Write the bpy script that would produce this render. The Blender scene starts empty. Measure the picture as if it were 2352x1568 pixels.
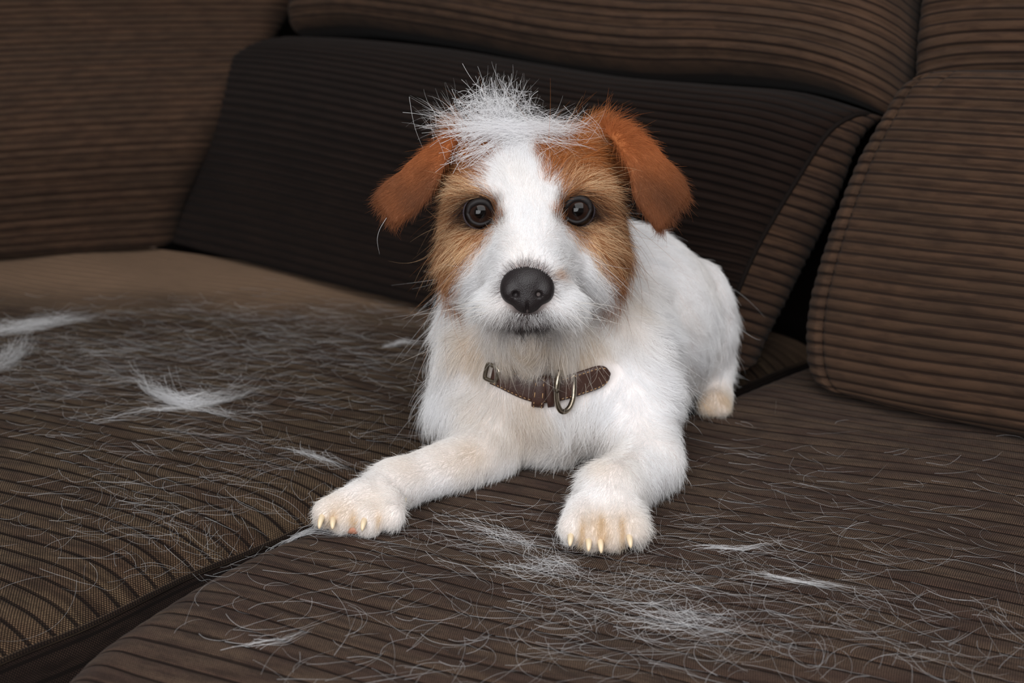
import bpy, math, random
import numpy as np
from mathutils import Vector, Matrix
from mathutils.kdtree import KDTree

rng = np.random.default_rng(11)
random.seed(11)
scn = bpy.context.scene
COL = scn.collection

# ------------------------------------------------------------------ camera
PITCH = math.radians(16.0)
CAM_H = 0.34
LENS, W, H = 50.0, 2352.0, 1568.0
F = LENS / 36.0 * W
S_, C_ = math.sin(PITCH), math.cos(PITCH)
cam = bpy.data.cameras.new('camera')
cam.lens = LENS
cam.sensor_width = 36.0
cam.clip_start = 0.02
cam.dof.use_dof = True
cam.dof.focus_distance = 0.838
cam.dof.aperture_fstop = 9.0
cam_o = bpy.data.objects.new('camera', cam)
cam_o.location = (0, 0, CAM_H)
cam_o.rotation_euler = (math.pi / 2 - PITCH, 0, 0)
COL.objects.link(cam_o)
scn.camera = cam_o

# ------------------------------------------------------------------ light
scn.view_settings.view_transform = 'Standard'
scn.view_settings.look = 'None'
scn.view_settings.gamma = 1.0
scn.view_settings.use_curve_mapping = False
scn.view_settings.exposure = 0.0
world = bpy.data.worlds.new('room_light')
scn.world = world
world.use_nodes = True
bg = world.node_tree.nodes['Background']
bg.inputs[0].default_value = (1.0, 0.985, 0.975, 1)
bg.inputs[1].default_value = 0.20
scn.cycles.diffuse_bounces = 7
scn.cycles.transmission_bounces = 7


def area(name, loc, target, sx, sy, power, color=(1, 1, 1)):
    l = bpy.data.lights.new(name, 'AREA')
    l.shape = 'RECTANGLE'
    l.size, l.size_y = sx, sy
    l.energy = power
    l.color = color
    o = bpy.data.objects.new(name, l)
    o.location = loc
    o.rotation_euler = (Vector(target) - Vector(loc)).to_track_quat('-Z', 'Y').to_euler()
    COL.objects.link(o)
    return o


area('ceiling_bounce', (0.25, -0.2, 1.42), (0.0, 0.95, 0.08), 1.9, 1.3, 25.0, (1.0, 0.992, 0.985))
area('front_fill', (-0.45, -0.9, 0.62), (0.0, 0.9, 0.08), 1.3, 0.9, 26.0, (0.97, 0.98, 1.0))  # soft fill lamp added low in front to brighten the dog's chest


# ------------------------------------------------------------------ pixel <-> space design helpers
def ray(px, py):
    u = (np.asarray(px, float) - W / 2) / F
    v = (np.asarray(py, float) - H / 2) / F
    return np.stack([u, C_ - v * S_, -(S_ + v * C_)], -1)


CAMP = np.array([0, 0, CAM_H])


def P(px, py, Y):
    d = ray(px, py)
    return CAMP + d * (np.asarray(Y, float) / d[..., 1])[..., None]


def G(px, py, z=0.0):
    d = ray(px, py)
    return CAMP + d * ((z - CAM_H) / d[..., 2])[..., None]


def proj(p):
    q = p - CAMP
    dep = q[..., 1] * C_ - q[..., 2] * S_
    dn = -(q[..., 1] * S_ + q[..., 2] * C_)
    return q[..., 0] / dep * F + W / 2, dn / dep * F + H / 2


def unit(a):
    return a / np.maximum(np.linalg.norm(a, axis=-1, keepdims=True), 1e-12)


# ------------------------------------------------------------------ node helper
class NT:
    def __init__(s, name):
        s.m = bpy.data.materials.new(name)
        s.m.use_nodes = True
        s.t = s.m.node_tree
        s.b = s.t.nodes['Principled BSDF']

    def n(s, typ, **kw):
        o = s.t.nodes.new(typ)
        for k, v in kw.items():
            setattr(o, k, v)
        return o

    def put(s, sock, v):
        if isinstance(v, bpy.types.NodeSocket):
            s.t.links.new(v, sock)
        else:
            sock.default_value = v

    def math(s, op, a, b=0.0, c=0.0):
        o = s.n('ShaderNodeMath', operation=op)
        for i, v in enumerate((a, b, c)):
            s.put(o.inputs[i], v)
        return o.outputs[0]

    def mix(s, f, a, b):
        o = s.n('ShaderNodeMix', data_type='RGBA')
        s.put(o.inputs[0], f)
        s.put(o.inputs[6], a)
        s.put(o.inputs[7], b)
        return o.outputs[2]

    def ramp(s, v, lo, hi, a=0.0, b=1.0):
        o = s.n('ShaderNodeMapRange', interpolation_type='SMOOTHSTEP')
        for i, x in enumerate((v, lo, hi, a, b)):
            s.put(o.inputs[i], x)
        return o.outputs[0]

    def noise(s, vec, scale, detail=3.0, rough=0.6):
        o = s.n('ShaderNodeTexNoise')
        s.put(o.inputs['Vector'], vec)
        o.inputs['Scale'].default_value = scale
        o.inputs['Detail'].default_value = detail
        o.inputs['Roughness'].default_value = rough
        return o.outputs[0]

    def vec(s, x, y, z=0.0):
        o = s.n('ShaderNodeCombineXYZ')
        for i, v in enumerate((x, y, z)):
            s.put(o.inputs[i], v)
        return o.outputs[0]

    def bump(s, h, strength, dist):
        o = s.n('ShaderNodeBump')
        o.inputs['Strength'].default_value = strength
        o.inputs['Distance'].default_value = dist
        s.put(o.inputs['Height'], h)
        s.put(s.b.inputs['Normal'], o.outputs[0])


def rgb(r, g, b):
    f = lambda c: (c / 255.0 / 12.92) if c <= 10 else ((c / 255.0 + 0.055) / 1.055) ** 2.4
    return (f(r), f(g), f(b), 1.0)


def plain(name, col, rough=0.5, metal=0.0, spec=0.5):
    k = NT(name)
    k.b.inputs['Base Color'].default_value = col
    k.b.inputs['Roughness'].default_value = rough
    k.b.inputs['Metallic'].default_value = metal
    k.b.inputs['Specular IOR Level'].default_value = spec
    nz = k.noise(k.n('ShaderNodeTexCoord').outputs['Object'], 350.0, 3.0)
    k.bump(nz, 0.25, 0.0006)
    return k.m


def fabric(name, pitch, stripe, dark, light, groove, patch, weave=0.0013, worn=1.0, gain=0.62, vk=1.0, faded=False):
    """Ribbed upholstery: UV is in metres, u along the ribs, v across them."""
    k = NT(name)
    uv = k.n('ShaderNodeUVMap')
    sp = k.n('ShaderNodeSeparateXYZ')
    k.put(sp.inputs[0], uv.outputs[0])
    u, v = sp.outputs[0], sp.outputs[1]
    warp = k.math('MULTIPLY', k.math('SUBTRACT', k.noise(uv.outputs[0], 900.0, 1.0), 0.5), 1.6)
    su = k.math('SINE', k.math('ADD', k.math('MULTIPLY', u, 2 * math.pi / weave), warp))
    sv = k.math('SINE', k.math('ADD', k.math('MULTIPLY', v, 2 * math.pi / weave / vk), warp))
    dots = k.ramp(k.math('MULTIPLY', su, sv), 0.0, 0.6)
    fr = k.math('ABSOLUTE', k.math('SUBTRACT', k.math('FRACT', k.math('ADD', k.math('DIVIDE', v, pitch), 0.5)), 0.5))
    gr = k.ramp(fr, stripe * 0.55, stripe, 1.0, 0.0)
    n1 = k.noise(k.vec(k.math('MULTIPLY', u, 0.35), v), 38.0, 4.0)
    n2 = k.noise(k.vec(k.math('MULTIPLY', u, 0.3), k.math('MULTIPLY', v, 1.4)), 130.0, 3.0)
    n3 = k.noise(uv.outputs[0], 9.0, 3.0)
    base = k.mix(k.ramp(n1, 0.35, 0.65), light, patch)
    base = k.mix(k.math('MULTIPLY', k.ramp(n2, 0.42, 0.66), 0.68 * worn), base, dark)
    base = k.mix(k.math('MULTIPLY', k.ramp(n3, 0.5, 0.75), 0.3 * worn), base, dark)
    c = k.mix(k.math('ADD', k.math('MULTIPLY', dots, 1.0), 0.12), dark, base)
    c = k.mix(k.math('MULTIPLY', gr, 0.85), c, groove)
    if faded:                                        # the nap is worn pale towards the far corner
        ob = k.n('ShaderNodeSeparateXYZ')
        k.put(ob.inputs[0], k.n('ShaderNodeTexCoord').outputs['Object'])
        ff = k.math('ADD', k.math('ADD', ob.outputs[1], k.math('MULTIPLY', ob.outputs[0], .138)), k.math('MULTIPLY', n3, .16))
        c = k.mix(k.ramp(ff, 1.27, 1.46), c, k.mix(n2, rgb(196, 158, 128), rgb(160, 130, 104)))
    if gain != 1.0:
        g = k.n('ShaderNodeMix', data_type='RGBA', blend_type='MULTIPLY')
        g.inputs[0].default_value = 1.0
        k.put(g.inputs[6], c)
        g.inputs[7].default_value = (gain, gain, gain, 1)
        c = g.outputs[2]
    k.put(k.b.inputs['Base Color'], c)
    k.b.inputs['Roughness'].default_value = 0.95
    k.b.inputs['Specular IOR Level'].default_value = 0.06
    k.b.inputs['Sheen Weight'].default_value = 0.03
    k.b.inputs['Sheen Roughness'].default_value = 0.5
    k.bump(k.math('ADD', k.math('MULTIPLY', dots, 0.7), n2), 0.5, 0.0006)
    return k.m


# ------------------------------------------------------------------ object helpers
def tag(o, label=None, cat=None, group=None, kind=None):
    for k, v in (('label', label), ('category', cat), ('group', group), ('kind', kind)):
        if v:
            o[k] = v
    return o


def link(name, data, mat=None, parent=None, smooth=True):
    o = bpy.data.objects.new(name, data)
    COL.objects.link(o)
    if mat:
        data.materials.append(mat)
    if parent:
        o.parent = parent
    if smooth and isinstance(data, bpy.types.Mesh):
        data.polygons.foreach_set('use_smooth', np.ones(len(data.polygons), bool))
    return o


def empty(name, loc=(0, 0, 0)):
    o = bpy.data.objects.new(name, None)
    o.empty_display_size = 0.03
    COL.objects.link(o)
    return o


def mesh(name, V, Fc, uv=None):
    me = bpy.data.meshes.new(name)
    me.from_pydata([tuple(x) for x in np.asarray(V, float)], [], [tuple(int(i) for i in f) for f in Fc])
    if uv is not None:
        lay = me.uv_layers.new(name='UVMap')
        idx = np.empty(len(me.loops), np.int32)
        me.loops.foreach_get('vertex_index', idx)
        lay.data.foreach_set('uv', np.asarray(uv, np.float32)[idx].ravel())
    me.update()
    return me


def grid_faces(nr, nc, off=0, flip=False):
    i, j = np.meshgrid(np.arange(nr - 1), np.arange(nc - 1), indexing='ij')
    a = off + i * nc + j
    q = np.stack([a, a + 1, a + nc + 1, a + nc], -1).reshape(-1, 4)
    return q[:, ::-1] if flip else q


def poly_interp(pts, t):
    """Points on a polyline by normalised arc length, smoothed with a Catmull-Rom curve."""
    pts = np.asarray(pts, float)
    n = len(pts)
    ext = np.vstack([2 * pts[0] - pts[1], pts, 2 * pts[-1] - pts[-2]])
    ss = np.linspace(0, n - 1, 16 * (n - 1) + 1)
    k = np.minimum(ss.astype(int), n - 2)
    f = (ss - k)[:, None]
    p0, p1, p2, p3 = ext[k], ext[k + 1], ext[k + 2], ext[k + 3]
    c = 0.5 * (2 * p1 + (p2 - p0) * f + (2 * p0 - 5 * p1 + 4 * p2 - p3) * f ** 2 + (3 * p1 - p0 - 3 * p2 + p3) * f ** 3)
    d = np.concatenate([[0], np.cumsum(np.linalg.norm(np.diff(c, axis=0), axis=1))])
    d /= d[-1]
    t = np.asarray(t, float)
    return np.stack([np.interp(t, d, c[:, q]) for q in range(c.shape[1])], -1)


def tube(path, radii, seg=10, closed=False, cap=True, flat=1.0, up=None):
    path = np.asarray(path, float)
    n = len(path)
    radii = np.broadcast_to(np.asarray(radii, float), (n,))
    if closed:
        tan = unit(np.roll(path, -1, 0) - np.roll(path, 1, 0))
    else:
        tan = unit(np.gradient(path, axis=0))
    ref = np.array([0.0, 0.0, 1.0]) if up is None else np.asarray(up, float)
    V, ring = [], []
    for i in range(n):
        a = np.cross(tan[i], ref)
        if np.linalg.norm(a) < 1e-4:
            a = np.cross(tan[i], [0, 1, 0.01])
        a = a / np.linalg.norm(a)
        b = np.cross(a, tan[i])
        for s in range(seg):
            th = 2 * math.pi * s / seg
            V.append(path[i] + radii[i] * (a * math.cos(th) + flat * b * math.sin(th)))
    Fc = []
    for i in range(n if closed else n - 1):
        j = (i + 1) % n
        for s in range(seg):
            t = (s + 1) % seg
            Fc.append((i * seg + s, i * seg + t, j * seg + t, j * seg + s))
    if cap and not closed:
        Fc.append(tuple(range(seg))[::-1])
        Fc.append(tuple((n - 1) * seg + s for s in range(seg)))
    return np.array(V), Fc


def join(parts):
    V, Fc, o = [], [], 0
    for v, f in parts:
        V.append(np.asarray(v))
        Fc += [tuple(int(i) + o for i in q) for q in f]
        o += len(v)
    return np.vstack(V), Fc


# ------------------------------------------------------------------ the sofa
SOFA_YAW = math.radians(-44)
XS = np.array([math.cos(SOFA_YAW), math.sin(SOFA_YAW), 0])
YS = np.array([-math.sin(SOFA_YAW), math.cos(SOFA_YAW), 0])
CORNER = np.array([-0.40, 1.59, 0.0])
RIB = np.array([math.cos(math.radians(-27)), math.sin(math.radians(-27)), 0])
RN = np.array([-RIB[1], RIB[0], 0])
PITCH_SEAT = 0.0140


def ys_of(p):
    return (p - CORNER) @ YS


seat_r_edge = np.array([G(x, y, -0.004) for x, y in ((170, 1568), (255, 1485), (383, 1398), (489, 1334), (610, 1270), (735, 1222), (1040, 1116), (1320, 1040), (1580, 958), (1830, 858))])
front = seat_r_edge[0] + (seat_r_edge[0] - seat_r_edge[1]) * np.array([[3.2], [1.5]])
back = seat_r_edge[-1] + unit(seat_r_edge[-1] - seat_r_edge[-3]) * 0.16
seat_r_edge = np.vstack([front, seat_r_edge, back])
seat_l_edge = np.array([G(x, y, -0.02) for x, y in ((0, 1508), (213, 1421), (425, 1317), (553, 1266), (640, 1230), (720, 1198))])
seat_l_edge = np.vstack([seat_l_edge[0] + (seat_l_edge[0] - seat_l_edge[2]) * np.array([[1.6], [0.7]]), seat_l_edge,
                         [G(1040, 1100, -0.02), G(1320, 1012, -0.02), G(1580, 932, -0.02), G(1830, 832, -0.02)],
                         G(1830, 832, -0.02) + unit(seat_r_edge[-1] - seat_r_edge[-4]) * 0.16])
seat_l_edge[:, 2] = 0


def edge_at(edge, q):
    e = poly_interp(edge, np.linspace(0, 1, 200))
    eq = e @ RN
    o = np.argsort(eq)
    return np.stack([np.interp(q, eq[o], e[o, 0]), np.interp(q, eq[o], e[o, 1])], -1)


RQ = np.array([0, .035, .07, .11, .17, .30, .5, .70, .83, .89, .93, .965])


def rib_rows(q0, q1, pitch):
    k0, k1 = math.ceil(q0 / pitch), math.floor(q1 / pitch)
    return (np.arange(k0, k1)[:, None] * pitch + RQ[None] * pitch).ravel()


def seat_rib(q, pitch=PITCH_SEAT):
    f = np.abs((q / pitch + 0.5) % 1.0 - 0.5)
    return -0.0011 * np.exp(-(f / 0.055) ** 2) + 0.0006 * (f * 2) ** 0.6


def dents(x, y):
    """Slow unevenness of a used cushion."""
    return 0.0022 * np.sin(x * 19 + 1.3) * np.sin(y * 15 + .4) + 0.0012 * np.sin(x * 43 + y * 31)


def seat_r_profile(s):
    """s: distance from the traced edge into the cushion, metres (negative = down the side)."""
    r = 0.03
    out = np.zeros_like(s)
    z = np.zeros_like(s)
    arc0 = 0.0145
    a = np.clip((arc0 - s) / r, 0, math.pi / 2)
    over = np.maximum(arc0 - s - r * math.pi / 2, 0)
    pos = np.where(s > arc0, s, arc0 - r * np.sin(a))
    z = np.where(s > arc0, 0, -r * (1 - np.cos(a))) - over
    return pos, z


def seat_l_profile(s):
    z = -0.022 * np.exp(-np.maximum(s, 0) / 0.022) - 0.004 * np.exp(-np.maximum(s, 0) / 0.10)
    return s, z


def seat_z(p):
    """Height of the seat surface under plan points p (N,2+)."""
    p3 = np.concatenate([p[..., :2], np.zeros(p.shape[:-1] + (1,))], -1)
    q = p3 @ RN
    er, el = edge_at(seat_r_edge, q), edge_at(seat_l_edge, q)
    sr = (p3[..., :2] - er) @ RIB[:2]
    sl = (el - p3[..., :2]) @ RIB[:2]
    rr = 0.03
    xr = np.clip((0.0145 - sr) / rr, 0, 0.999)
    zr = -rr * (1 - np.sqrt(1 - xr ** 2))
    zl = seat_l_profile(sl)[1]
    z = np.where(sr > -0.012, zr, np.where(sl > 0, zl, -0.03))
    return z + dents(p3[..., 0], p3[..., 1]) + seat_rib(q)


M_SEAT_L = fabric('ribbed_seat_fabric', PITCH_SEAT, 0.12, rgb(30, 21, 19), rgb(176, 146, 114), rgb(30, 23, 22), rgb(148, 116, 92), weave=0.0018, gain=0.42, worn=.7, faded=True)
M_SEAT_R = fabric('worn_ribbed_seat_fabric', PITCH_SEAT, 0.095, rgb(40, 30, 27), rgb(140, 115, 94), rgb(32, 25, 23), rgb(116, 90, 76), weave=0.0012, gain=0.62, vk=2.4, worn=.75)
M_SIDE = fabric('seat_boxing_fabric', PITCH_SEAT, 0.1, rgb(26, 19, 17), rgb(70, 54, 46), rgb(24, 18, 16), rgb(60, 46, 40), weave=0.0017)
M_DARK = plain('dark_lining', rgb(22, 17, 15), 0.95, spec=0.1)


def build_seat(name, edge, sign, prof, s_samples, mat, length, q0, q1, ybk, bottom, label):
    q = rib_rows(q0, q1, PITCH_SEAT)
    e = edge_at(edge, q)
    keep = ys_of(np.c_[e, np.zeros(len(e))]) < ybk
    q, e = q[keep], e[keep]
    slope = (sign * RIB) @ YS
    ye = ys_of(np.c_[e, np.zeros(len(e))])
    L = np.full(len(q), length)
    if slope > 0:
        L = np.minimum(L, (ybk - ye) / slope)
    L = np.maximum(L, 0.02)
    near = s_samples
    ns = len(near)
    far = np.linspace(0, 1, 64)[1:] ** 1.3
    s = np.concatenate([np.broadcast_to(near, (len(q), ns)), near[-1] + far[None] * (L[:, None])], 1)
    pos, z = prof(s)
    X = e[:, None, 0] + sign * RIB[0] * pos
    Y = e[:, None, 1] + sign * RIB[1] * pos
    fade = np.clip((z + 0.05) / 0.05, 0.25, 1)
    Z = z + (dents(X, Y)) * np.clip(s / 0.03, 0, 1) + seat_rib(q)[:, None] * fade
    nr, nc = X.shape
    V = np.stack([X, Y, Z], -1).reshape(-1, 3)
    UV = np.stack([s * 1.0, np.broadcast_to(q[:, None], s.shape)], -1).reshape(-1, 2)
    faces = [tuple(f) for f in grid_faces(nr, nc, 0, flip=(sign > 0))]
    # close it: skirt and bottom
    border = [i * nc for i in range(nr)] + [(nr - 1) * nc + j for j in range(1, nc)] + [i * nc + nc - 1 for i in range(nr - 2, -1, -1)] + [j for j in range(nc - 2, 0, -1)]
    nb = len(V)
    low = V[border].copy()
    low[:, 2] = bottom
    V = np.vstack([V, low])
    UV = np.vstack([UV, UV[border]])
    m = len(border)
    for k in range(m):
        k2 = (k + 1) % m
        f = (border[k], nb + k, nb + k2, border[k2])
        faces.append(f if sign > 0 else f[::-1])
    faces.append(tuple(range(nb, nb + m)) if sign < 0 else tuple(range(nb, nb + m))[::-1])
    root = empty(name)
    tag(root, label, 'cushion', 'seat cushions of the brown sofa')
    c = link('cushion_cover', mesh(name, V, faces, UV), mat, root)
    return root


SEAT_BOTTOM = -0.125
rs = build_seat('seat_cushion', seat_r_edge, 1, seat_r_profile, np.concatenate([np.linspace(-0.09, -0.033, 4), np.linspace(-0.03, 0.016, 14), [0.022, 0.03]]),
                M_SEAT_R, 0.85, 0.10, 1.30, 0.20, SEAT_BOTTOM, "brown ribbed seat cushion under the dog's front paws, on the right of the dark gap")
ls = build_seat('seat_cushion', seat_l_edge, -1, seat_l_profile, np.concatenate([[0, 0.0015, 0.004], np.linspace(0.007, 0.07, 16)]),
                M_SEAT_L, 1.55, 0.10, 1.55, 0.205, -0.0225, 'broad brown ribbed seat cushion strewn with white hair, on the left of the dark gap')
# boxing band and welt of the left cushion along the gap
tt = np.linspace(0, 1, 160)
el = poly_interp(seat_l_edge, tt)
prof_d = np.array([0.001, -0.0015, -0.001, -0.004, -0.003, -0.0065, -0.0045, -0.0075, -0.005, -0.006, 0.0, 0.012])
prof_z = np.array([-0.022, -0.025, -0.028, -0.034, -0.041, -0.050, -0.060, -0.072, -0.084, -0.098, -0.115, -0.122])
gap_t = unit(np.gradient(el, axis=0))
gap_n = np.stack([gap_t[:, 1], -gap_t[:, 0], 0 * gap_t[:, 0]], -1)
V = el[:, None] - gap_n[:, None] * prof_d[None, :, None]
V[..., 2] = prof_z[None]
dd = np.concatenate([[0], np.cumsum(np.linalg.norm(np.diff(el, axis=0), axis=1))])
UV = np.stack([np.broadcast_to(dd[:, None], V.shape[:2]), np.broadcast_to(prof_z[None], V.shape[:2])], -1)
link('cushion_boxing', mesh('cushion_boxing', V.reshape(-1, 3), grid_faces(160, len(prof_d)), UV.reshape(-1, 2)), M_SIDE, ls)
w = el.copy()
w[:, 2] = -0.0225
w += gap_n * 0.0005
v, f = tube(w, 0.0019, 8)
link('welt_seam', mesh('welt_seam', v, f, np.c_[np.repeat(dd, 8), np.tile(np.arange(8) * .0007, 160)]), M_SEAT_L, ls)


# --- back cushions: a traced face on a leaning plane, rolled back at its edges, ribs as relief
def lean_plane(a, b, lean, off=0.0):
    """Through two points on the seat, leaning back by lean degrees; off pushes it backwards."""
    e1 = unit(b - a)
    bk = np.array([-e1[1], e1[0], 0])
    if bk[1] < 0:
        bk = -bk
    ph = math.radians(lean)
    e2 = np.array([0, 0, 1]) * math.cos(ph) + bk * math.sin(ph)
    n = np.cross(e1, e2)
    if n[1] > 0:
        n = -n
    return a + bk * off, e1, e2, n


def on_plane(pl, pts):
    p0, e1, e2, n = pl
    d = ray(*np.asarray(pts, float).T)
    t = ((p0 - CAMP) @ n) / (d @ n)
    return CAMP + d * t[:, None]


def pillow(name, pl, left, right, bottom, top, pitch, depth, roll, thick, bulge, mat, parent, seam=None, rollv=None, dimples=(), nu=72, sag=None, roll_l=None, roll_r=None, roll_b=None):
    p0, e1, e2, n = pl
    Lp, Rp, Bp, Tp = (on_plane(pl, q) for q in (left, right, bottom, top))
    hgt = np.linalg.norm(np.diff(Lp, axis=0), axis=1).sum() * .5 + np.linalg.norm(np.diff(Rp, axis=0), axis=1).sum() * .5
    wid = np.linalg.norm(np.diff(Bp, axis=0), axis=1).sum() * .5 + np.linalg.norm(np.diff(Tp, axis=0), axis=1).sum() * .5
    nrib = max(4, round(hgt / pitch))
    per = 8
    v = np.linspace(0, 1, nrib * per + 1)
    u = 0.5 - 0.5 * np.cos(np.linspace(0, math.pi, nu))
    u = 0.5 * u + 0.5 * np.linspace(0, 1, nu)
    L, R, B, T = poly_interp(Lp, v), poly_interp(Rp, v), poly_interp(Bp, u), poly_interp(Tp, u)
    U, Vv = np.meshgrid(u, v)
    U3, V3 = U[..., None], Vv[..., None]
    S = (1 - U3) * L[:, None] + U3 * R[:, None] + (1 - V3) * B[None] + V3 * T[None] - (
        (1 - U3) * (1 - V3) * L[0] + U3 * (1 - V3) * R[0] + (1 - U3) * V3 * L[-1] + U3 * V3 * R[-1])
    rl = lambda d, r: np.where(d < r, r - np.sqrt(np.maximum(r * r - (r - np.minimum(d, r)) ** 2, 0)), 0)
    rv = roll if rollv is None else rollv
    wu = wid
    off = bulge * (np.sin(math.pi * np.clip(U, 0, 1)) ** .7) * (np.sin(math.pi * np.clip(Vv, 0, 1)) ** .6)
    off -= rl(U * wu, roll if roll_l is None else roll_l) + rl((1 - U) * wu, roll if roll_r is None else roll_r) + rl(Vv * hgt, rv if roll_b is None else roll_b) + rl((1 - Vv) * hgt, rv)
    ph = Vv * nrib
    rib = np.abs(np.sin(math.pi * ph)) ** 0.55
    amp = depth * (1 + 0.15 * np.sin(U * 9 + np.floor(ph) * 2.1))
    rr = rib * amp
    if seam is not None:
        sm, sw = seam
        g = np.exp(-((U * wu - sm) / sw) ** 2)
        rr = rr * (1 - .35 * g) - 0.0042 * g
        rr = np.where(U * wu < sm, np.abs(np.sin(math.pi * (ph + .35))) ** .55 * amp * 1.1 + .0008, rr) * (1 - .0 * g) - np.where(U * wu < sm, 0.0042 * g, 0)
    for (du, dv, sx, sy, dp) in dimples:
        off -= dp * np.exp(-((U - du) / sx) ** 2 - ((Vv - dv) / sy) ** 2)
    if sag is not None:
        off += sag(U, Vv)
    S = S + n * (off + rr)[..., None]
    S[..., 2] = np.maximum(S[..., 2], 0.0055)
    nr, nc = U.shape
    V = S.reshape(-1, 3)
    UV = np.stack([U * wid, ph * pitch], -1).reshape(-1, 2)
    faces = [tuple(f) for f in grid_faces(nr, nc)]
    border = [j for j in range(nc)] + [i * nc + nc - 1 for i in range(1, nr)] + [(nr - 1) * nc + j for j in range(nc - 2, -1, -1)] + [i * nc for i in range(nr - 2, 0, -1)]
    nb, m = len(V), len(border)
    bk = V[border] - n * thick
    V = np.vstack([V, bk])
    V[:, 2] = np.maximum(V[:, 2], 0.0055)            # it rests on the seat
    UV = np.vstack([UV, UV[border]])
    for k in range(m):
        k2 = (k + 1) % m
        faces.append((border[k2], border[k], nb + k, nb + k2))
    faces.append(tuple(range(nb, nb + m))[::-1])
    o = link(name, mesh(name, V, faces, UV), mat, parent)
    return o, S, wid, hgt


M_CORD = fabric('brown_corduroy', 0.0085, 0.16, rgb(58, 44, 37), rgb(122, 92, 70), rgb(36, 27, 23), rgb(102, 80, 62), weave=0.0009, gain=0.72, worn=.9)
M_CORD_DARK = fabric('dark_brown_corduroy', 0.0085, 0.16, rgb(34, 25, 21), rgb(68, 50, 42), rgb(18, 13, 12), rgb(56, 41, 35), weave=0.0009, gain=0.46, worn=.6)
M_CORD_SIDE = fabric('side_brown_corduroy', 0.0105, 0.16, rgb(58, 44, 37), rgb(124, 92, 68), rgb(30, 22, 20), rgb(100, 76, 60), weave=0.0009, gain=0.6)

plA = lean_plane(G(370, 562), G(960, 712), 22)
plB = lean_plane(G(370, 562), G(960, 712), 22, 0.006)
plD = lean_plane(G(1880, 900), G(2352, 1015), 14, -0.012)
plC = lean_plane(G(1880, 900), G(2352, 1015), 14, 0.052)
plE = lean_plane(G(0, 592), G(372, 567), 14)

A = empty('back_cushion')
tag(A, 'large dark brown corduroy back cushion behind the dog, its boxed right end turned out', 'cushion', 'back cushions of the brown sofa')
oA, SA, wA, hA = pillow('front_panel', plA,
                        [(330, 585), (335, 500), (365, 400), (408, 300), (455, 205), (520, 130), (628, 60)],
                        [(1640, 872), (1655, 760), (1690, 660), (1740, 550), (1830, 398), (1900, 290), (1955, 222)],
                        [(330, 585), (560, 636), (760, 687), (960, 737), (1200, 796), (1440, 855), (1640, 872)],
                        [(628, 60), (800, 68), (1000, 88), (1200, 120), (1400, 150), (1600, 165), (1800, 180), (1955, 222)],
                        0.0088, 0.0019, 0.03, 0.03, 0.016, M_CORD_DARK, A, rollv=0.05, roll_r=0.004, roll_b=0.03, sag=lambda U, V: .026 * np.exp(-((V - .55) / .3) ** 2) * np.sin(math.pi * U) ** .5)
# boxed side of that cushion
edge = SA[:, -1]
p0, e1, e2, n = plA
nv = len(edge)
vv = np.linspace(0, 1, nv)
uu = np.linspace(0, 1, 16)
wprof = 0.076 * np.sin(math.pi * np.clip(vv * .85 + .13, 0, 1)) ** .5
Vs = edge[:, None] - n * (uu[None, :, None] * wprof[:, None, None]) + e1 * (0.016 * np.sin(math.pi * uu)[None, :, None]) * np.sin(math.pi * vv)[:, None, None] ** .5
ribs = np.abs(np.sin(math.pi * vv * hA / 0.0105)) ** .55 * 0.0016
Vs[..., 2] = np.maximum(Vs[..., 2], 0.0055)
Vs = Vs + e1 * ribs[:, None, None] * np.sin(math.pi * uu * .98 + .03)[None, :, None]
UV = np.stack([np.broadcast_to(uu[None] * .085, Vs.shape[:2]), np.broadcast_to(vv[:, None] * hA, Vs.shape[:2])], -1)
link('side_panel', mesh('side_panel', Vs.reshape(-1, 3), grid_faces(nv, 16), UV.reshape(-1, 2)), M_CORD_SIDE, A)
v, f = tube(poly_interp(edge[::8], np.linspace(0, 1, 90)) + n * 0.0004 + e1 * 0.0008, 0.0020, 6)
link('piping', mesh('piping', v, f), M_DARK, A)

B = empty('headrest_cushion')
tag(B, 'long corduroy headrest cushion above the dark back cushion, its lower edge sagging', 'cushion', 'headrest cushions of the brown sofa')
pillow('cushion_cover', plB,
       [(620, 54), (640, 10), (660, -60), (690, -160), (740, -300)],
       [(1990, 230), (2004, 160), (2022, 60), (2032, -40), (2040, -200)],
       [(620, 54), (760, 44), (900, 60), (1060, 88), (1250, 128), (1450, 152), (1640, 154), (1830, 176), (1990, 230)],
       [(740, -300), (1000, -260), (1400, -230), (2040, -200)],
       0.0120, 0.0024, 0.03, 0.09, 0.02, M_CORD, B, rollv=0.03)

Cc = empty('headrest_cushion')
tag(Cc, 'corduroy headrest cushion at the top right corner, above the stitched cushion', 'cushion', 'headrest cushions of the brown sofa')
pillow('cushion_cover', plC,
       [(2084, 230), (2088, 120), (2098, 20), (2110, -80), (2126, -200)],
       [(2640, 210), (2640, 100), (2640, 0), (2640, -100), (2640, -200)],
       [(2084, 230), (2200, 205), (2350, 200), (2500, 205), (2640, 210)],
       [(2126, -200), (2300, -200), (2640, -200)],
       0.0105, 0.0020, 0.02, 0.08, 0.01, M_CORD, Cc)

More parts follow.
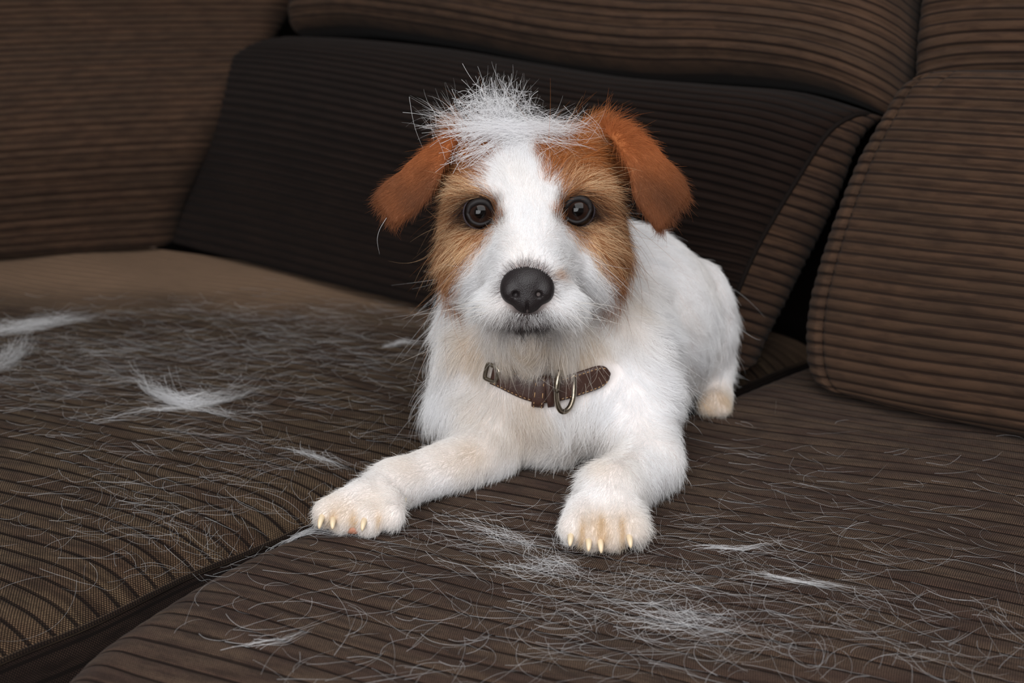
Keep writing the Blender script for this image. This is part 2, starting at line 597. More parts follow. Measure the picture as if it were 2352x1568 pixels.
D = empty('back_cushion')
tag(D, 'brown corduroy back cushion on the right with a stitched seam down its edge', 'cushion', 'back cushions of the brown sofa')
oD, SD, wD, hD = pillow('front_panel', plD,
                        [(1900, 905), (1852, 868), (1836, 800), (1843, 700), (1872, 590), (1910, 480), (1955, 370), (2005, 280), (2050, 205), (2100, 158)],
                        [(2700, 1095), (2700, 900), (2700, 700), (2700, 500), (2700, 330), (2700, 170)],
                        [(1900, 905), (2000, 932), (2160, 972), (2352, 1010), (2500, 1045), (2700, 1095)],
                        [(2100, 158), (2180, 152), (2352, 152), (2500, 156), (2700, 170)],
                        0.0086, 0.0021, 0.022, 0.04, 0.014, M_CORD, D, seam=(0.0165, 0.0018), roll_l=0.018, rollv=0.02,
                        dimples=((0.05, 0.965, 0.012, 0.010, 0.008), (0.17, 0.955, 0.010, 0.03, 0.005)), nu=110)
# seam stitches
js = int(np.argmin(np.abs(np.linspace(0, 1, 400) - 0)))
uD = 0.5 * (0.5 - 0.5 * np.cos(np.linspace(0, math.pi, 110))) + 0.5 * np.linspace(0, 1, 110)
jc = int(np.argmin(np.abs(uD * wD - 0.0165)))
line = SD[:, jc] + plD[3] * 0.0004
parts = []
for i in range(6, len(line) - 14, 8):
    parts.append(tube(line[i:i + 5], 0.00055, 5))
v, f = join(parts)
link('stitching', mesh('stitching', v, f), M_DARK, D)

E = empty('side_cushion')
tag(E, 'brown corduroy side cushion in the far left corner, lit along its top', 'cushion')
pillow('cushion_cover', plE,
       [(-1000, 748), (-1000, 400), (-1000, 200), (-1000, 0), (-1000, -260)],
       [(400, 590), (425, 470), (490, 330), (560, 200), (655, 60), (740, -80), (800, -260)],
       [(-1000, 748), (-420, 672), (-200, 642), (0, 622), (180, 608), (340, 598), (400, 590)],
       [(-1000, -260), (-400, -260), (200, -260), (800, -260)],
       0.0125, 0.0020, 0.04, 0.1, 0.02, M_CORD, E, rollv=0.035, roll_b=0.03, sag=lambda U, V: .085 * np.exp(-((V - .30) / .26) ** 2))

# frame behind and below the cushions
fr = empty('sofa_frame')
tag(fr, 'dark sofa frame seen only in the gaps between the cushions', 'sofa')


def slab(name, o, ax, ay, az, parent, mat):
    o, ax, ay, az = (np.asarray(q, float) for q in (o, ax, ay, az))
    c = [o + ax * i + ay * j + az * k for k in (0, 1) for j in (0, 1) for i in (0, 1)]
    return link(name, mesh(name, c, [(0, 2, 3, 1), (4, 5, 7, 6), (0, 1, 5, 4), (2, 6, 7, 3), (0, 4, 6, 2), (1, 3, 7, 5)]), mat, parent, smooth=False)


zz = np.array([0, 0, 1.0])
slab('seat_platform', CORNER - XS * 0.45 - YS * 0.86 + zz * -0.41, XS * 2.1, YS * 1.25, zz * 0.283, fr, M_DARK)
slab('back_board', CORNER - XS * 0.45 + YS * 0.27 + zz * -0.125, XS * 2.1, YS * 0.10, zz * 0.75, fr, M_DARK)
fl = link('floor', mesh('floor', [(-4, -4, -0.412), (4, -4, -0.412), (4, 4, -0.412), (-4, 4, -0.412)], [(0, 1, 2, 3)]), plain('floorboards', rgb(120, 92, 66), 0.6))
fl['kind'] = 'structure'

# ------------------------------------------------------------------ the dog: one continuous body from a distance field
PRIMS = []


def cone(grp, a, ra, b, rb, k=0.012):
    PRIMS.append((grp, 'c', np.asarray(a), ra, np.asarray(b), rb, k))


def ell(grp, c, r, k=0.012, rot=0.0):
    PRIMS.append((grp, 'e', np.asarray(c), np.asarray(r, float), rot, None, k))


# head
ell('head', P(1218, 452, 0.888), (0.050, 0.056, 0.040))
ell('head', P(1095, 575, 0.872), (0.0195, 0.034, 0.032), 0.016)
ell('head', P(1358, 573, 0.872), (0.0195, 0.034, 0.032), 0.016)
ell('head', P(1118, 440, 0.852), (0.017, 0.010, 0.0085), 0.012)
ell('head', P(1318, 434, 0.852), (0.017, 0.010, 0.0085), 0.012)
cone('head', P(1217, 470, 0.850), 0.022, P(1214, 600, 0.803), 0.0165, 0.014)
cone('head', P(1218, 590, 0.850), 0.031, P(1213, 668, 0.797), 0.0195, 0.014)
ell('head', P(1160, 700, 0.802), (0.0165, 0.018, 0.0125), 0.008)
ell('head', P(1270, 700, 0.802), (0.0165, 0.018, 0.0125), 0.008)
cone('head', P(1214, 748, 0.805), 0.0105, P(1222, 748, 0.870), 0.030, 0.010)
cone('head', P(1085, 355, 0.893), 0.016, P(1042, 312, 0.887), 0.0065, 0.012)
cone('head', P(1345, 345, 0.893), 0.016, P(1384, 300, 0.888), 0.0070, 0.012)
# neck, chest, trunk
cone('body', P(1232, 570, 0.930), 0.046, P(1265, 800, 0.925), 0.060, 0.02)
ell('body', P(1262, 885, 0.907), (0.064, 0.056, 0.044), 0.02)
ell('body', P(1240, 995, 0.895), (0.026, 0.026, 0.014), 0.015)
ell('body', P(1108, 880, 0.905), (0.022, 0.033, 0.040), 0.02)
ell('body', P(1092, 745, 0.905), (0.019, 0.030, 0.034), 0.02)
ell('body', P(1448, 875, 0.908), (0.032, 0.038, 0.044), 0.02)
cone('body', P(1300, 775, 0.940), 0.064, P(1425, 735, 1.00), 0.066, 0.02)
cone('body', P(1425, 735, 1.00), 0.066, P(1500, 745, 1.035), 0.056, 0.02)
ell('body', P(1608, 750, 1.036), (0.026, 0.036, 0.050), 0.010)
cone('leg', P(1640, 845, 1.030), 0.0155, P(1642, 915, 1.012), 0.0115, 0.008)
cone('leg', P(1642, 915, 1.012), 0.0120, P(1640, 931, 0.995), 0.0115, 0.006)
for x in (1620, 1634, 1648, 1662):
    cone('leg', P(x, 928, 1.000), 0.0055, P(x, 940, 0.988), 0.0045, 0.002)
# image-left front leg
cone('body', P(1100, 945, 0.895), 0.028, P(1120, 1018, 0.868), 0.0185, 0.014)
cone('leg', P(1125, 1036, 0.864), 0.0178, P(905, 1114, 0.814), 0.0140, 0.010)
cone('leg', P(905, 1114, 0.814), 0.0140, P(862, 1142, 0.795), 0.0142, 0.010)
for a, b, r in (((835, 1138), (752, 1178), .0084), ((850, 1150), (787, 1190), .0088), ((868, 1158), (846, 1196), .0096), ((892, 1158), (897, 1186), .0080)):
    cone('leg', P(a[0], a[1], 0.786), 0.0098, P(b[0], b[1], 0.770), r, 0.0018)
# image-right front leg
cone('body', P(1448, 940, 0.888), 0.032, P(1490, 1050, 0.845), 0.0190, 0.012)
cone('leg', P(1490, 1066, 0.844), 0.0195, P(1398, 1132, 0.788), 0.0172, 0.010)
cone('leg', P(1398, 1132, 0.788), 0.0172, P(1390, 1166, 0.774), 0.0165, 0.010)
for x, y, x0, r in ((1319, 1214, 1343, .0088), (1360, 1228, 1374, .0092), (1406, 1229, 1402, .0094), (1455, 1215, 1436, .0090)):
    cone('leg', P(x0, 1172, 0.768), 0.0105, P(x, y, 0.748), r, 0.0016)


def ear_surface(top, low, back, nseg=46):
    t = np.linspace(0, 1, nseg)
    T = poly_interp([P(*q) for q in top], t)
    Bq = poly_interp([P(*q) for q in low], t)
    K = poly_interp([P(*q) for q in back], t)
    w = np.linspace(0, 1, 30)[:, None, None]
    fl = T[None] * (1 - w) + Bq[None] * w
    fl[..., 1] -= 0.007 * np.sin(math.pi * w[..., 0]) * np.sin(math.pi * np.clip(t * .8 + .1, 0, 1))[None]
    bk = T[None] * (1 - w) + K[None] * w
    bk[..., 1] += 0.005 * np.sin(math.pi * w[..., 0])
    return fl.reshape(-1, 3), bk[:, :26].reshape(-1, 3)


ear_r = ear_surface([(1378, 284, .890), (1440, 300, .884), (1502, 352, .876), (1554, 404, .870), (1574, 446, .866)],
                    [(1402, 302, .880), (1434, 345, .864), (1456, 398, .854), (1468, 455, .848), (1514, 520, .846)],
                    [(1370, 330, .905), (1400, 390, .910), (1425, 440, .912), (1445, 480, .912), (1460, 510, .912)])
ear_l = ear_surface([(1050, 302, .887), (990, 350, .880), (930, 398, .878), (886, 432, .874), (870, 454, .870)],
                    [(1036, 326, .876), (1010, 380, .862), (990, 430, .854), (955, 474, .850), (908, 507, .850)],
                    [(1060, 345, .905), (1036, 395, .910), (1010, 440, .912), (990, 475, .912), (975, 505, .912)])

RES = 0.0021
LO, HI = np.array([-0.14, 0.715, -0.03]), np.array([0.215, 1.155, 0.285])
NG = np.ceil((HI - LO) / RES).astype(int)
FIELD = np.full(NG, 0.05, np.float32)
AX = [LO[i] + RES * np.arange(NG[i]) for i in range(3)]


def prim_sdf(pr, p):
    g, typ, a, ra, b, rb, k = pr
    if typ == 'c':
        ab = b - a
        t = np.clip(((p - a) @ ab) / (ab @ ab), 0, 1)
        return np.linalg.norm(p - a - t[..., None] * ab, axis=-1) - (ra + (rb - ra) * t)
    q = p - a
    k0 = np.linalg.norm(q / ra, axis=-1)
    k1 = np.linalg.norm(q / ra ** 2, axis=-1)
    return k0 * (k0 - 1) / np.maximum(k1, 1e-6)


def cloud_sdf(pts, r, p):
    out = np.empty(len(p), np.float32)
    pts = pts.astype(np.float32)
    p = p.astype(np.float32)
    pp = (pts ** 2).sum(1)
    for i in range(0, len(p), 4000):
        q = p[i:i + 4000]
        d2 = (q ** 2).sum(1)[:, None] + pp[None] - 2 * q @ pts.T
        out[i:i + 4000] = np.sqrt(np.maximum(d2.min(1), 0))
    return out - r


def splat(fn, lo, hi, k, sub=False):
    m = 0.03 if not sub else 0.012
    i0 = np.clip(((lo - m - LO) / RES).astype(int), 0, NG - 1)
    i1 = np.clip(((hi + m - LO) / RES).astype(int) + 1, 1, NG)
    sl = tuple(slice(a, b) for a, b in zip(i0, i1))
    gx = np.stack(np.meshgrid(*[AX[q][sl[q]] for q in range(3)], indexing='ij'), -1)
    d = fn(gx.reshape(-1, 3)).reshape(gx.shape[:3]).astype(np.float32)
    f = FIELD[sl]
    if sub:
        h = np.maximum(k - np.abs(f + d), 0) / k
        FIELD[sl] = np.maximum(f, -d) + h * h * k * 0.25
    else:
        h = np.maximum(k - np.abs(f - d), 0) / k
        FIELD[sl] = np.minimum(f, d) - h * h * k * 0.25


for pr in PRIMS:
    if pr[1] == 'c':
        lo = np.minimum(pr[2] - pr[3], pr[4] - pr[5])
        hi = np.maximum(pr[2] + pr[3], pr[4] + pr[5])
    else:
        lo, hi = pr[2] - pr[3], pr[2] + pr[3]
    splat(lambda p, pr=pr: prim_sdf(pr, p), lo, hi, pr[6])
for fl_, bk_ in (ear_r, ear_l):
    for pts, r in ((fl_, 0.0026), (bk_, 0.0026)):
        m = 0.012
        lo, hi = pts.min(0) - m, pts.max(0) + m
        i0 = np.clip(((lo - LO) / RES).astype(int), 0, NG - 1)
        i1 = np.clip(((hi - LO) / RES).astype(int) + 1, 1, NG)
        sl = tuple(slice(a, b) for a, b in zip(i0, i1))
        gx = np.stack(np.meshgrid(*[AX[q][sl[q]] for q in range(3)], indexing='ij'), -1)
        d = cloud_sdf(pts, r, gx.reshape(-1, 3)).reshape(gx.shape[:3])
        f = FIELD[sl]
        k = 0.004
        h = np.maximum(k - np.abs(f - d), 0) / k
        FIELD[sl] = np.minimum(f, d) - h * h * k * 0.25
# sockets
EYES = [(P(1103, 488, 0.8465), 0.0108), (P(1327, 483, 0.8465), 0.0108)]
for c, r in EYES:
    fwd = unit(CAMP - c)
    splat(lambda p, c=c, r=r, fwd=fwd: prim_sdf(('', 'c', c + fwd * .002, r * .80, c + fwd * 0.030, r * 1.0, 0), p), c - .02, c + .03, 0.004, sub=True)


def sample(p):
    q = (np.asarray(p) - LO) / RES
    q = np.clip(q, 0, NG - 1.001)
    i = q.astype(int)
    f = q - i
    out = 0
    for dx in (0, 1):
        for dy in (0, 1):
            for dz in (0, 1):
                w_ = (f[..., 0] if dx else 1 - f[..., 0]) * (f[..., 1] if dy else 1 - f[..., 1]) * (f[..., 2] if dz else 1 - f[..., 2])
                out = out + w_ * FIELD[i[..., 0] + dx, i[..., 1] + dy, i[..., 2] + dz]
    return out


def gradient(p, e=0.002):
    g = np.stack([sample(p + e * d) - sample(p - e * d) for d in np.eye(3)], -1)
    return unit(g)


def surf(px, py, y0=0.72, y1=1.14):
    """First point of the dog's skin behind a pixel."""
    d = ray(px, py)
    d = d / d[1]
    t = np.arange(y0, y1, 0.0008)
    p = CAMP + d * t[:, None]
    s = sample(p)
    k = np.argmax(s < 0)
    return p[k] if s[k] < 0 else None


def surface_nets(Fd, lo, h):
    ins = Fd < 0
    c = np.zeros(tuple(n - 1 for n in Fd.shape), np.int8)
    offs = [(i, j, k) for i in (0, 1) for j in (0, 1) for k in (0, 1)]
    for i, j, k in offs:
        c += ins[i:Fd.shape[0] - 1 + i, j:Fd.shape[1] - 1 + j, k:Fd.shape[2] - 1 + k]
    act = np.argwhere((c > 0) & (c < 8))
    vid = np.full(c.shape, -1, np.int64)
    vid[tuple(act.T)] = np.arange(len(act))
    vals = {o: Fd[act[:, 0] + o[0], act[:, 1] + o[1], act[:, 2] + o[2]] for o in offs}
    acc, cnt = np.zeros((len(act), 3)), np.zeros(len(act))
    for o in offs:
        for axis in range(3):
            if o[axis] == 0:
                o2 = tuple(1 if q == axis else o[q] for q in range(3))
                a, b = vals[o], vals[o2]
                m = (a < 0) != (b < 0)
                t = np.where(m, a / np.where(m, a - b, 1), 0)
                pos = np.array(o, float)[None] + np.eye(3)[axis][None] * t[:, None]
                acc += pos * m[:, None]
                cnt += m
    V = lo + h * (act + acc / cnt[:, None])
    faces = []
    for axis in range(3):
        a1, a2 = [(1, 2), (2, 0), (0, 1)][axis]
        s0 = [slice(None)] * 3
        s1 = [slice(None)] * 3
        s0[axis], s1[axis] = slice(0, -1), slice(1, None)
        d = ins[tuple(s0)].astype(np.int8) - ins[tuple(s1)].astype(np.int8)
        e = np.argwhere(d != 0)
        sg = d[tuple(e.T)]
        ok = (e[:, a1] > 0) & (e[:, a2] > 0) & (e[:, a1] < Fd.shape[a1] - 1) & (e[:, a2] < Fd.shape[a2] - 1)
        e, sg = e[ok], sg[ok]
        e1_, e2_ = np.eye(3, dtype=int)[a1], np.eye(3, dtype=int)[a2]
        q = np.stack([vid[tuple((e - e1_ - e2_).T)], vid[tuple((e - e2_).T)], vid[tuple(e.T)], vid[tuple((e - e1_).T)]], -1)
        q[sg < 0] = q[sg < 0][:, ::-1]
        faces.append(q)
    return V, np.vstack(faces)


BV, BF = surface_nets(FIELD, LO, RES)
BN = gradient(BV)
zs = seat_z(BV[:, :2])
on = zs > -0.0265
BV[on, 2] = np.maximum(BV[on, 2], zs[on] + .0012)
BG = np.empty((len(BV), 4), np.float32)          # head, body, leg, ear fields
for gi, gname in enumerate(('head', 'body', 'leg')):
    d = np.full(len(BV), 1.0)
    for pr in PRIMS:
        if pr[0] == gname:
            d = np.minimum(d, prim_sdf(pr, BV))
    BG[:, gi] = d
BG[:, 3] = np.minimum(cloud_sdf(np.vstack(ear_r), 0.0031, BV), cloud_sdf(np.vstack(ear_l), 0.0031, BV))
BLAB = np.argmin(BG, 1)

# ---- coat colours
PATCH_L = [(1152, 300), (1148, 335), (1124, 385), (1112, 412), (1122, 440), (1134, 458), (1146, 480), (1150, 500), (1132, 526), (1110, 556), (1088, 592), (1072, 628), (1055, 660), (1030, 682), (1008, 655), (1000, 600), (985, 540), (940, 520), (840, 480), (860, 300), (1000, 200), (1152, 240)]
PATCH_R = [(1222, 240), (1222, 320), (1232, 370), (1252, 410), (1282, 432), (1290, 458), (1276, 486), (1298, 520), (1328, 548), (1350, 584), (1372, 622), (1392, 655), (1422, 668), (1448, 640), (1456, 560), (1475, 505), (1640, 540), (1640, 300), (1500, 200)]


def poly_sd(x, y, poly):
    """Signed distance to a polygon, positive inside."""
    P_ = np.asarray(poly, float)
    Q_ = np.roll(P_, -1, 0)
    best = np.full(len(x), 1e9)
    inside = np.zeros(len(x), bool)
    for (ax, ay), (bx, by) in zip(P_, Q_):
        ex, ey = bx - ax, by - ay
        t = np.clip(((x - ax) * ex + (y - ay) * ey) / (ex * ex + ey * ey + 1e-9), 0, 1)
        best = np.minimum(best, np.hypot(x - ax - t * ex, y - ay - t * ey))
        cr = (ay > y) != (by > y)
        xx = ax + (y - ay) / np.where(by == ay, 1e-9, by - ay) * ex
        inside ^= cr & (x < xx)
    return np.where(inside, best, -best)


def sstep(x, a, b):
    t = np.clip((x - a) / (b - a), 0, 1)
    return t * t * (3 - 2 * t)


def L3(r, g, b):
    return np.array(rgb(r, g, b)[:3])


def wob(p, s, ph=0.0):
    return (np.sin(p[:, 0] * s + ph) + np.sin(p[:, 1] * s * 1.31 + 1.7 + ph) + np.sin(p[:, 2] * s * .87 + 4.1 + ph) + np.sin((p[:, 0] + p[:, 2]) * s * 1.9 + ph * 2)) / 4


def coat(p, lab, jit=None):
    """Fur colour at skin points; jit = (N,3) random numbers gives hair-to-hair variation."""
    n = len(p)
    x, y = proj(p)
    if jit is None:
        jit = np.full((n, 3), 0.5)
    white = np.tile(L3(247, 247, 248), (n, 1))
    cream = L3(226, 210, 184)
    tan = L3(205, 172, 130)
    head, ear = lab == 0, lab == 3
    # warm stains on paws, fore chest, beard; narrow tan lines between the toes
    st = np.zeros(n)
    for cx, cy, rx, ry, a in ((1390, 1225, 90, 60, .85), (800, 1190, 90, 50, .85), (1640, 930, 50, 40, 1.3), (1180, 925, 110, 60, .6), (1240, 990, 160, 60, .35),
                              (1215, 800, 110, 40, .75), (1090, 780, 60, 60, .5), (1330, 790, 60, 60, .6), (1440, 700, 50, 60, .35), (1080, 1050, 60, 40, .35), (960, 1070, 90, 50, .3), (1400, 1060, 60, 40, .3),
                              (1337, 1226, 7, 26, 1.6), (1382, 1222, 7, 30, 1.6), (1431, 1224, 7, 28, 1.6), (768, 1192, 8, 16, 1.6), (814, 1196, 8, 18, 1.6), (870, 1196, 8, 16, 1.3)):
        st += a * np.exp(-((x - cx) / rx) ** 2 - ((y - cy) / ry) ** 2)
    st = np.clip(st * (0.7 + .5 * wob(p, 160)) + 0.10 * wob(p, 90, 2), 0, 1)
    c = white * (1 - st[:, None]) + (cream * .6 + tan * .4) * st[:, None]
    # brown mask of the head
    sd = np.maximum(poly_sd(x, y, PATCH_L), poly_sd(x, y, PATCH_R)) + (jit[:, 0] - .5) * 26 + 7 * wob(p, 420)
    br = sstep(sd, -7, 9) * (head | ear)
    back = (head & (p[:, 1] > 0.905)) & (y < 470)
    br = np.where(back, 1.0, br)
    br = np.where(ear, 1.0, br)
    brown = L3(184, 114, 60)[None] * np.ones((n, 1))
    deep = L3(140, 82, 44)
    earc = L3(178, 106, 60)
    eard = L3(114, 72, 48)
    d = sstep(np.minimum(np.abs(x - 1215), 260), 120, 225)[:, None]
    brown = brown * (1 - d) + deep * d
    # fair rings about the eyes and eyebrows
    fair = np.zeros(n)
    for cx, cy, rx, ry, a in ((1085, 432, 58, 26, .95), (1345, 424, 58, 26, .95), (1085, 548, 55, 42, .8), (1350, 545, 52, 40, .8), (1040, 500, 40, 50, .45), (1385, 500, 40, 50, .45), (1075, 600, 40, 40, .5), (1362, 600, 40, 40, .5)):
        fair += a * np.exp(-((x - cx) / rx) ** 2 - ((y - cy) / ry) ** 2)
    fair = np.clip(fair * 1.05, 0, 1) * sstep(jit[:, 1], .28, .66)
    fair = fair[:, None]
    brown = brown * (1 - fair) + L3(236, 208, 168) * fair
    salt = (jit[:, 2] > 0.86)[:, None] * .6 * head[:, None]
    brown = brown * (1 - salt) + L3(235, 205, 165) * salt
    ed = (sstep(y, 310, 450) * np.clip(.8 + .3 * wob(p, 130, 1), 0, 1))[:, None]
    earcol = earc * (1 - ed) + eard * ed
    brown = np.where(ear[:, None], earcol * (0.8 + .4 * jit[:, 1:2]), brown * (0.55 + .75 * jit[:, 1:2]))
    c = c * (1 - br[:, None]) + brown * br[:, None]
    # dark skin rims: eyes, nose, lips
    dk = np.zeros(n)
    for (cx, cy) in ((1103, 488), (1327, 483)):
        rr = np.hypot((x - cx), (y - cy) * 1.05) + (jit[:, 0] - .5) * 12
        dk = np.maximum(dk, 1 - sstep(rr, 33, 47))
    dk *= head
    c = c * (1 - dk[:, None]) + L3(48, 34, 30) * dk[:, None]
    bw = np.zeros(n)
    for cx, cy, rx, ry in ((1146, 468, 10, 17), (1285, 462, 10, 17), (1150, 505, 12, 12), (1281, 502, 12, 12)):
        bw = np.maximum(bw, .8 * np.exp(-((x - cx) / rx) ** 2 - ((y - cy) / ry) ** 2))
    bw = (bw * head * sstep(jit[:, 2], .1, .5))[:, None]
    c = c * (1 - bw) + L3(104, 72, 50) * bw
    nz = np.hypot((x - 1211) / 1.0, (y - 662) / 1.0)
    lip = np.exp(-((x - 1212) / 66) ** 2 - ((y - 738) / 26) ** 2) * 1.15
    lip = np.clip(np.maximum(lip, 1 - sstep(nz, 54, 66)), 0, 1) * head
    lip *= sstep(jit[:, 2], .05, .75) if jit is not None else 1
    c = c * (1 - lip[:, None]) + L3(96, 80, 80) * lip[:, None]
    mo = (np.exp(-(((x - 1212) / 48) ** 2) ** 2 - ((y - 750 + .0016 * (x - 1212) ** 2) / 8) ** 2) * head)[:, None]  # mouth line in colour only: dark lip skin plus the slit's shade
    c = c * (1 - mo) + L3(34, 26, 26) * mo
    spot = np.exp(-((x - 1282) / 12) ** 2 - ((y - 634) / 10) ** 2) * head
    c = c * (1 - .7 * spot[:, None]) + L3(196, 140, 80) * .7 * spot[:, None]
    return c, br


skin_c, skin_br = coat(BV, BLAB)
sx, sy = proj(BV)
pink = L3(214, 176, 160)
sk = skin_c * .85
wmask = (1 - skin_br)[:, None]
sk = sk * (1 - .2 * wmask) + pink * .2 * wmask
for cx, cy, rx, ry, a in ((1212, 735, 66, 36, .9), (1103, 488, 46, 44, .95), (1327, 483, 46, 44, .95), (1211, 662, 57, 54, .8)):
    g = (a * np.exp(-(((sx - cx) / rx) ** 2 + ((sy - cy) / ry) ** 2) ** 2) * (BLAB == 0))[:, None]
    sk = sk * (1 - g) + L3(34, 25, 24) * g
me = bpy.data.meshes.new('dog')
me.from_pydata(BV.tolist(), [], BF.tolist())
ca = me.color_attributes.new('skin', 'FLOAT_COLOR', 'POINT')
ca.data.foreach_set('color', np.c_[sk, np.ones(len(sk))].astype(np.float32).ravel())
k = NT('dog_skin')
at = k.n('ShaderNodeAttribute', attribute_name='skin')
k.put(k.b.inputs['Base Color'], at.outputs['Color'])
k.b.inputs['Roughness'].default_value = 0.7
k.b.inputs['Specular IOR Level'].default_value = 0.2
dog = link('dog', me, k.m)
tag(dog, 'small white terrier with brown ears and brown eye patches lying on the sofa', 'dog')

# ------------------------------------------------------------------ hair helpers
def hair_mat(name, trans=0.35, rough=0.55, spec=0.25):
    k = NT(name)
    at = k.n('ShaderNodeAttribute', attribute_name='hair_col')
    k.put(k.b.inputs['Base Color'], at.outputs['Color'])
    k.b.inputs['Roughness'].default_value = rough
    k.b.inputs['Specular IOR Level'].default_value = spec
    tr = k.n('ShaderNodeBsdfTranslucent')
    k.put(tr.inputs['Color'], at.outputs['Color'])
    mx = k.n('ShaderNodeMixShader')
    mx.inputs[0].default_value = trans
    k.put(mx.inputs[1], k.b.outputs[0])
    k.put(mx.inputs[2], tr.outputs[0])
    k.put(k.t.nodes['Material Output'].inputs['Surface'], mx.outputs[0])
    return k.m


M_FUR = hair_mat('dog_fur')
M_SHED = hair_mat('shed_white_hair', 0.45)


def hair(name, pts, rad, col, mat, parent=None):
    """pts (N,K,3); rad (N,) root radius or (N,K); col (N,3)."""
    N, K = pts.shape[:2]
    cu = bpy.data.hair_curves.new(name)
    cu.add_curves([K] * N)
    cu.attributes['position'].data.foreach_set('vector', pts.astype(np.float32).ravel())
    r = cu.attributes.get('radius') or cu.attributes.new('radius', 'FLOAT', 'POINT')
    if rad.ndim == 1:
        s = np.linspace(0, 1, K)
        rad = rad[:, None] * (1 - 0.85 * s ** 1.8)[None]
    r.data.foreach_set('value', rad.astype(np.float32).ravel())
    c = cu.attributes.new('hair_col', 'FLOAT_COLOR', 'CURVE')
    c.data.foreach_set('color', np.c_[col, np.ones(N)].astype(np.float32).ravel())
    cu.materials.append(mat)
    o = bpy.data.objects.new(name, cu)
    COL.objects.link(o)
    if parent:
        o.parent = parent
    return o


# ------------------------------------------------------------------ fur
# guides: x, y, direction dx, dy (down positive), length mm, lift
GH = [(1212, 610, 0, -1, 5, .25), (1215, 560, 0, -1, 6, .25), (1215, 500, 0, -1, 8, .25), (1200, 430, -.05, -1, 10, .25), (1215, 350, 0, -1, 12, .3),
      (1180, 600, -.6, -.6, 7, .3), (1245, 600, .6, -.6, 7, .3), (1135, 640, -1, .05, 8, .3), (1290, 640, 1, .05, 8, .3), (1110, 690, -1, .35, 12, .35), (1320, 690, 1, .35, 12, .35),
      (1155, 570, -.7, -.1, 7, .25), (1275, 570, .7, -.1, 7, .25), (1165, 735, -.5, 1, 7, .3), (1212, 740, 0, 1, 4.5, .3), (1262, 735, .5, 1, 7, .3), (1212, 768, 0, 1, 13, .3),
      (1130, 775, -.25, 1, 20, .3), (1300, 780, .25, 1, 22, .3), (1215, 800, 0, 1, 18, .3), (1050, 720, -.7, .8, 22, .45), (1390, 720, .7, .8, 22, .45),
      (1148, 505, .1, -.6, 6, .3), (1278, 500, -.1, -.6, 6, .3), (1150, 460, -.2, -.9, 8, .3), (1282, 455, .2, -.9, 8, .3),
      (1105, 440, -.95, -.35, 17, .35), (1135, 425, -.7, -.7, 12, .3), (1070, 450, -1, .25, 17, .4), (1328, 430, .95, -.35, 17, .35), (1296, 420, .7, -.7, 12, .3), (1362, 445, 1, .25, 17, .4),
      (1100, 540, -.7, .6, 12, .35), (1060, 500, -1, .3, 12, .35), (1130, 535, -.4, .7, 9, .3), (1335, 535, .7, .6, 12, .35), (1375, 498, 1, .3, 12, .35), (1300, 530, .4, .7, 9, .3),
      (1050, 600, -.65, .75, 15, .4), (1018, 560, -.8, .6, 17, .4), (1030, 660, -.55, .85, 20, .45), (1388, 600, .65, .75, 15, .4), (1425, 560, .8, .6, 17, .4), (1412, 660, .55, .85, 20, .45),
      (1100, 370, -.8, -.4, 15, .3), (1050, 400, -1, .1, 15, .3), (1310, 360, .8, -.5, 15, .3), (1380, 390, 1, -.05, 15, .3), (1425, 450, .85, .5, 14, .3), (1010, 460, -.9, .45, 14, .3),
      (1150, 310, -.35, -.9, 14, .35), (1290, 300, .35, -.9, 14, .35), (1090, 640, -.8, .6, 16, .4), (1345, 640, .8, .6, 16, .4)]
GH += [(1402, 360, .9, .1, 6, .12), (1428, 415, .8, .3, 6, .12), (1025, 390, -.9, .2, 6, .12), (1000, 440, -.8, .4, 7, .15)]
GE = [(1030, 320, -.75, .65, 9, .2), (970, 380, -.8, .6, 7, .15), (900, 440, -.8, .6, 7, .18), (905, 490, -.35, .95, 7, .15), (950, 450, -.6, .8, 7, .15), (985, 480, -.6, .7, 9, .2),
      (1385, 300, .3, -1, 14, .35), (1430, 310, .9, .3, 9, .25), (1480, 380, .75, .7, 7, .15), (1550, 420, .75, .65, 7, .18), (1520, 490, .25, 1, 7, .15), (1480, 460, .45, .9, 7, .15), (1420, 400, .6, .8, 5, .15)]
GB = [(1050, 700, -.35, 1, 20, .4), (1015, 850, -.7, .8, 24, .5), (1240, 880, 0, 1, 17, .3), (1150, 950, .25, 1, 20, .35), (1350, 900, -.2, 1, 19, .35), (1230, 1030, -.05, 1, 15, .35),
      (1070, 960, -.4, 1, 18, .4), (1110, 860, -.3, 1, 20, .35), (1480, 560, .45, .9, 11, .25), (1460, 650, .45, .9, 14, .3), (1450, 760, .5, .9, 18, .35), (1500, 820, .75, .75, 18, .35),
      (1420, 860, .2, 1, 18, .3), (1600, 620, .5, .85, 8, .2), (1560, 720, .6, .8, 10, .22), (1600, 800, .35, .95, 12, .25), (1590, 890, .5, .9, 16, .4), (1540, 800, .75, .65, 14, .3),
      (1500, 950, .35, 1, 11, .28), (1540, 1000, .3, 1, 8, .25), (1430, 980, -.1, 1, 14, .3), (1685, 740, .15, 1, 10, .3), (1690, 800, .1, 1, 14, .35), (1640, 830, 0, 1, 12, .3), (1340, 1000, -.2, 1, 18, .35), (1560, 540, .6, .8, 8, .2)]
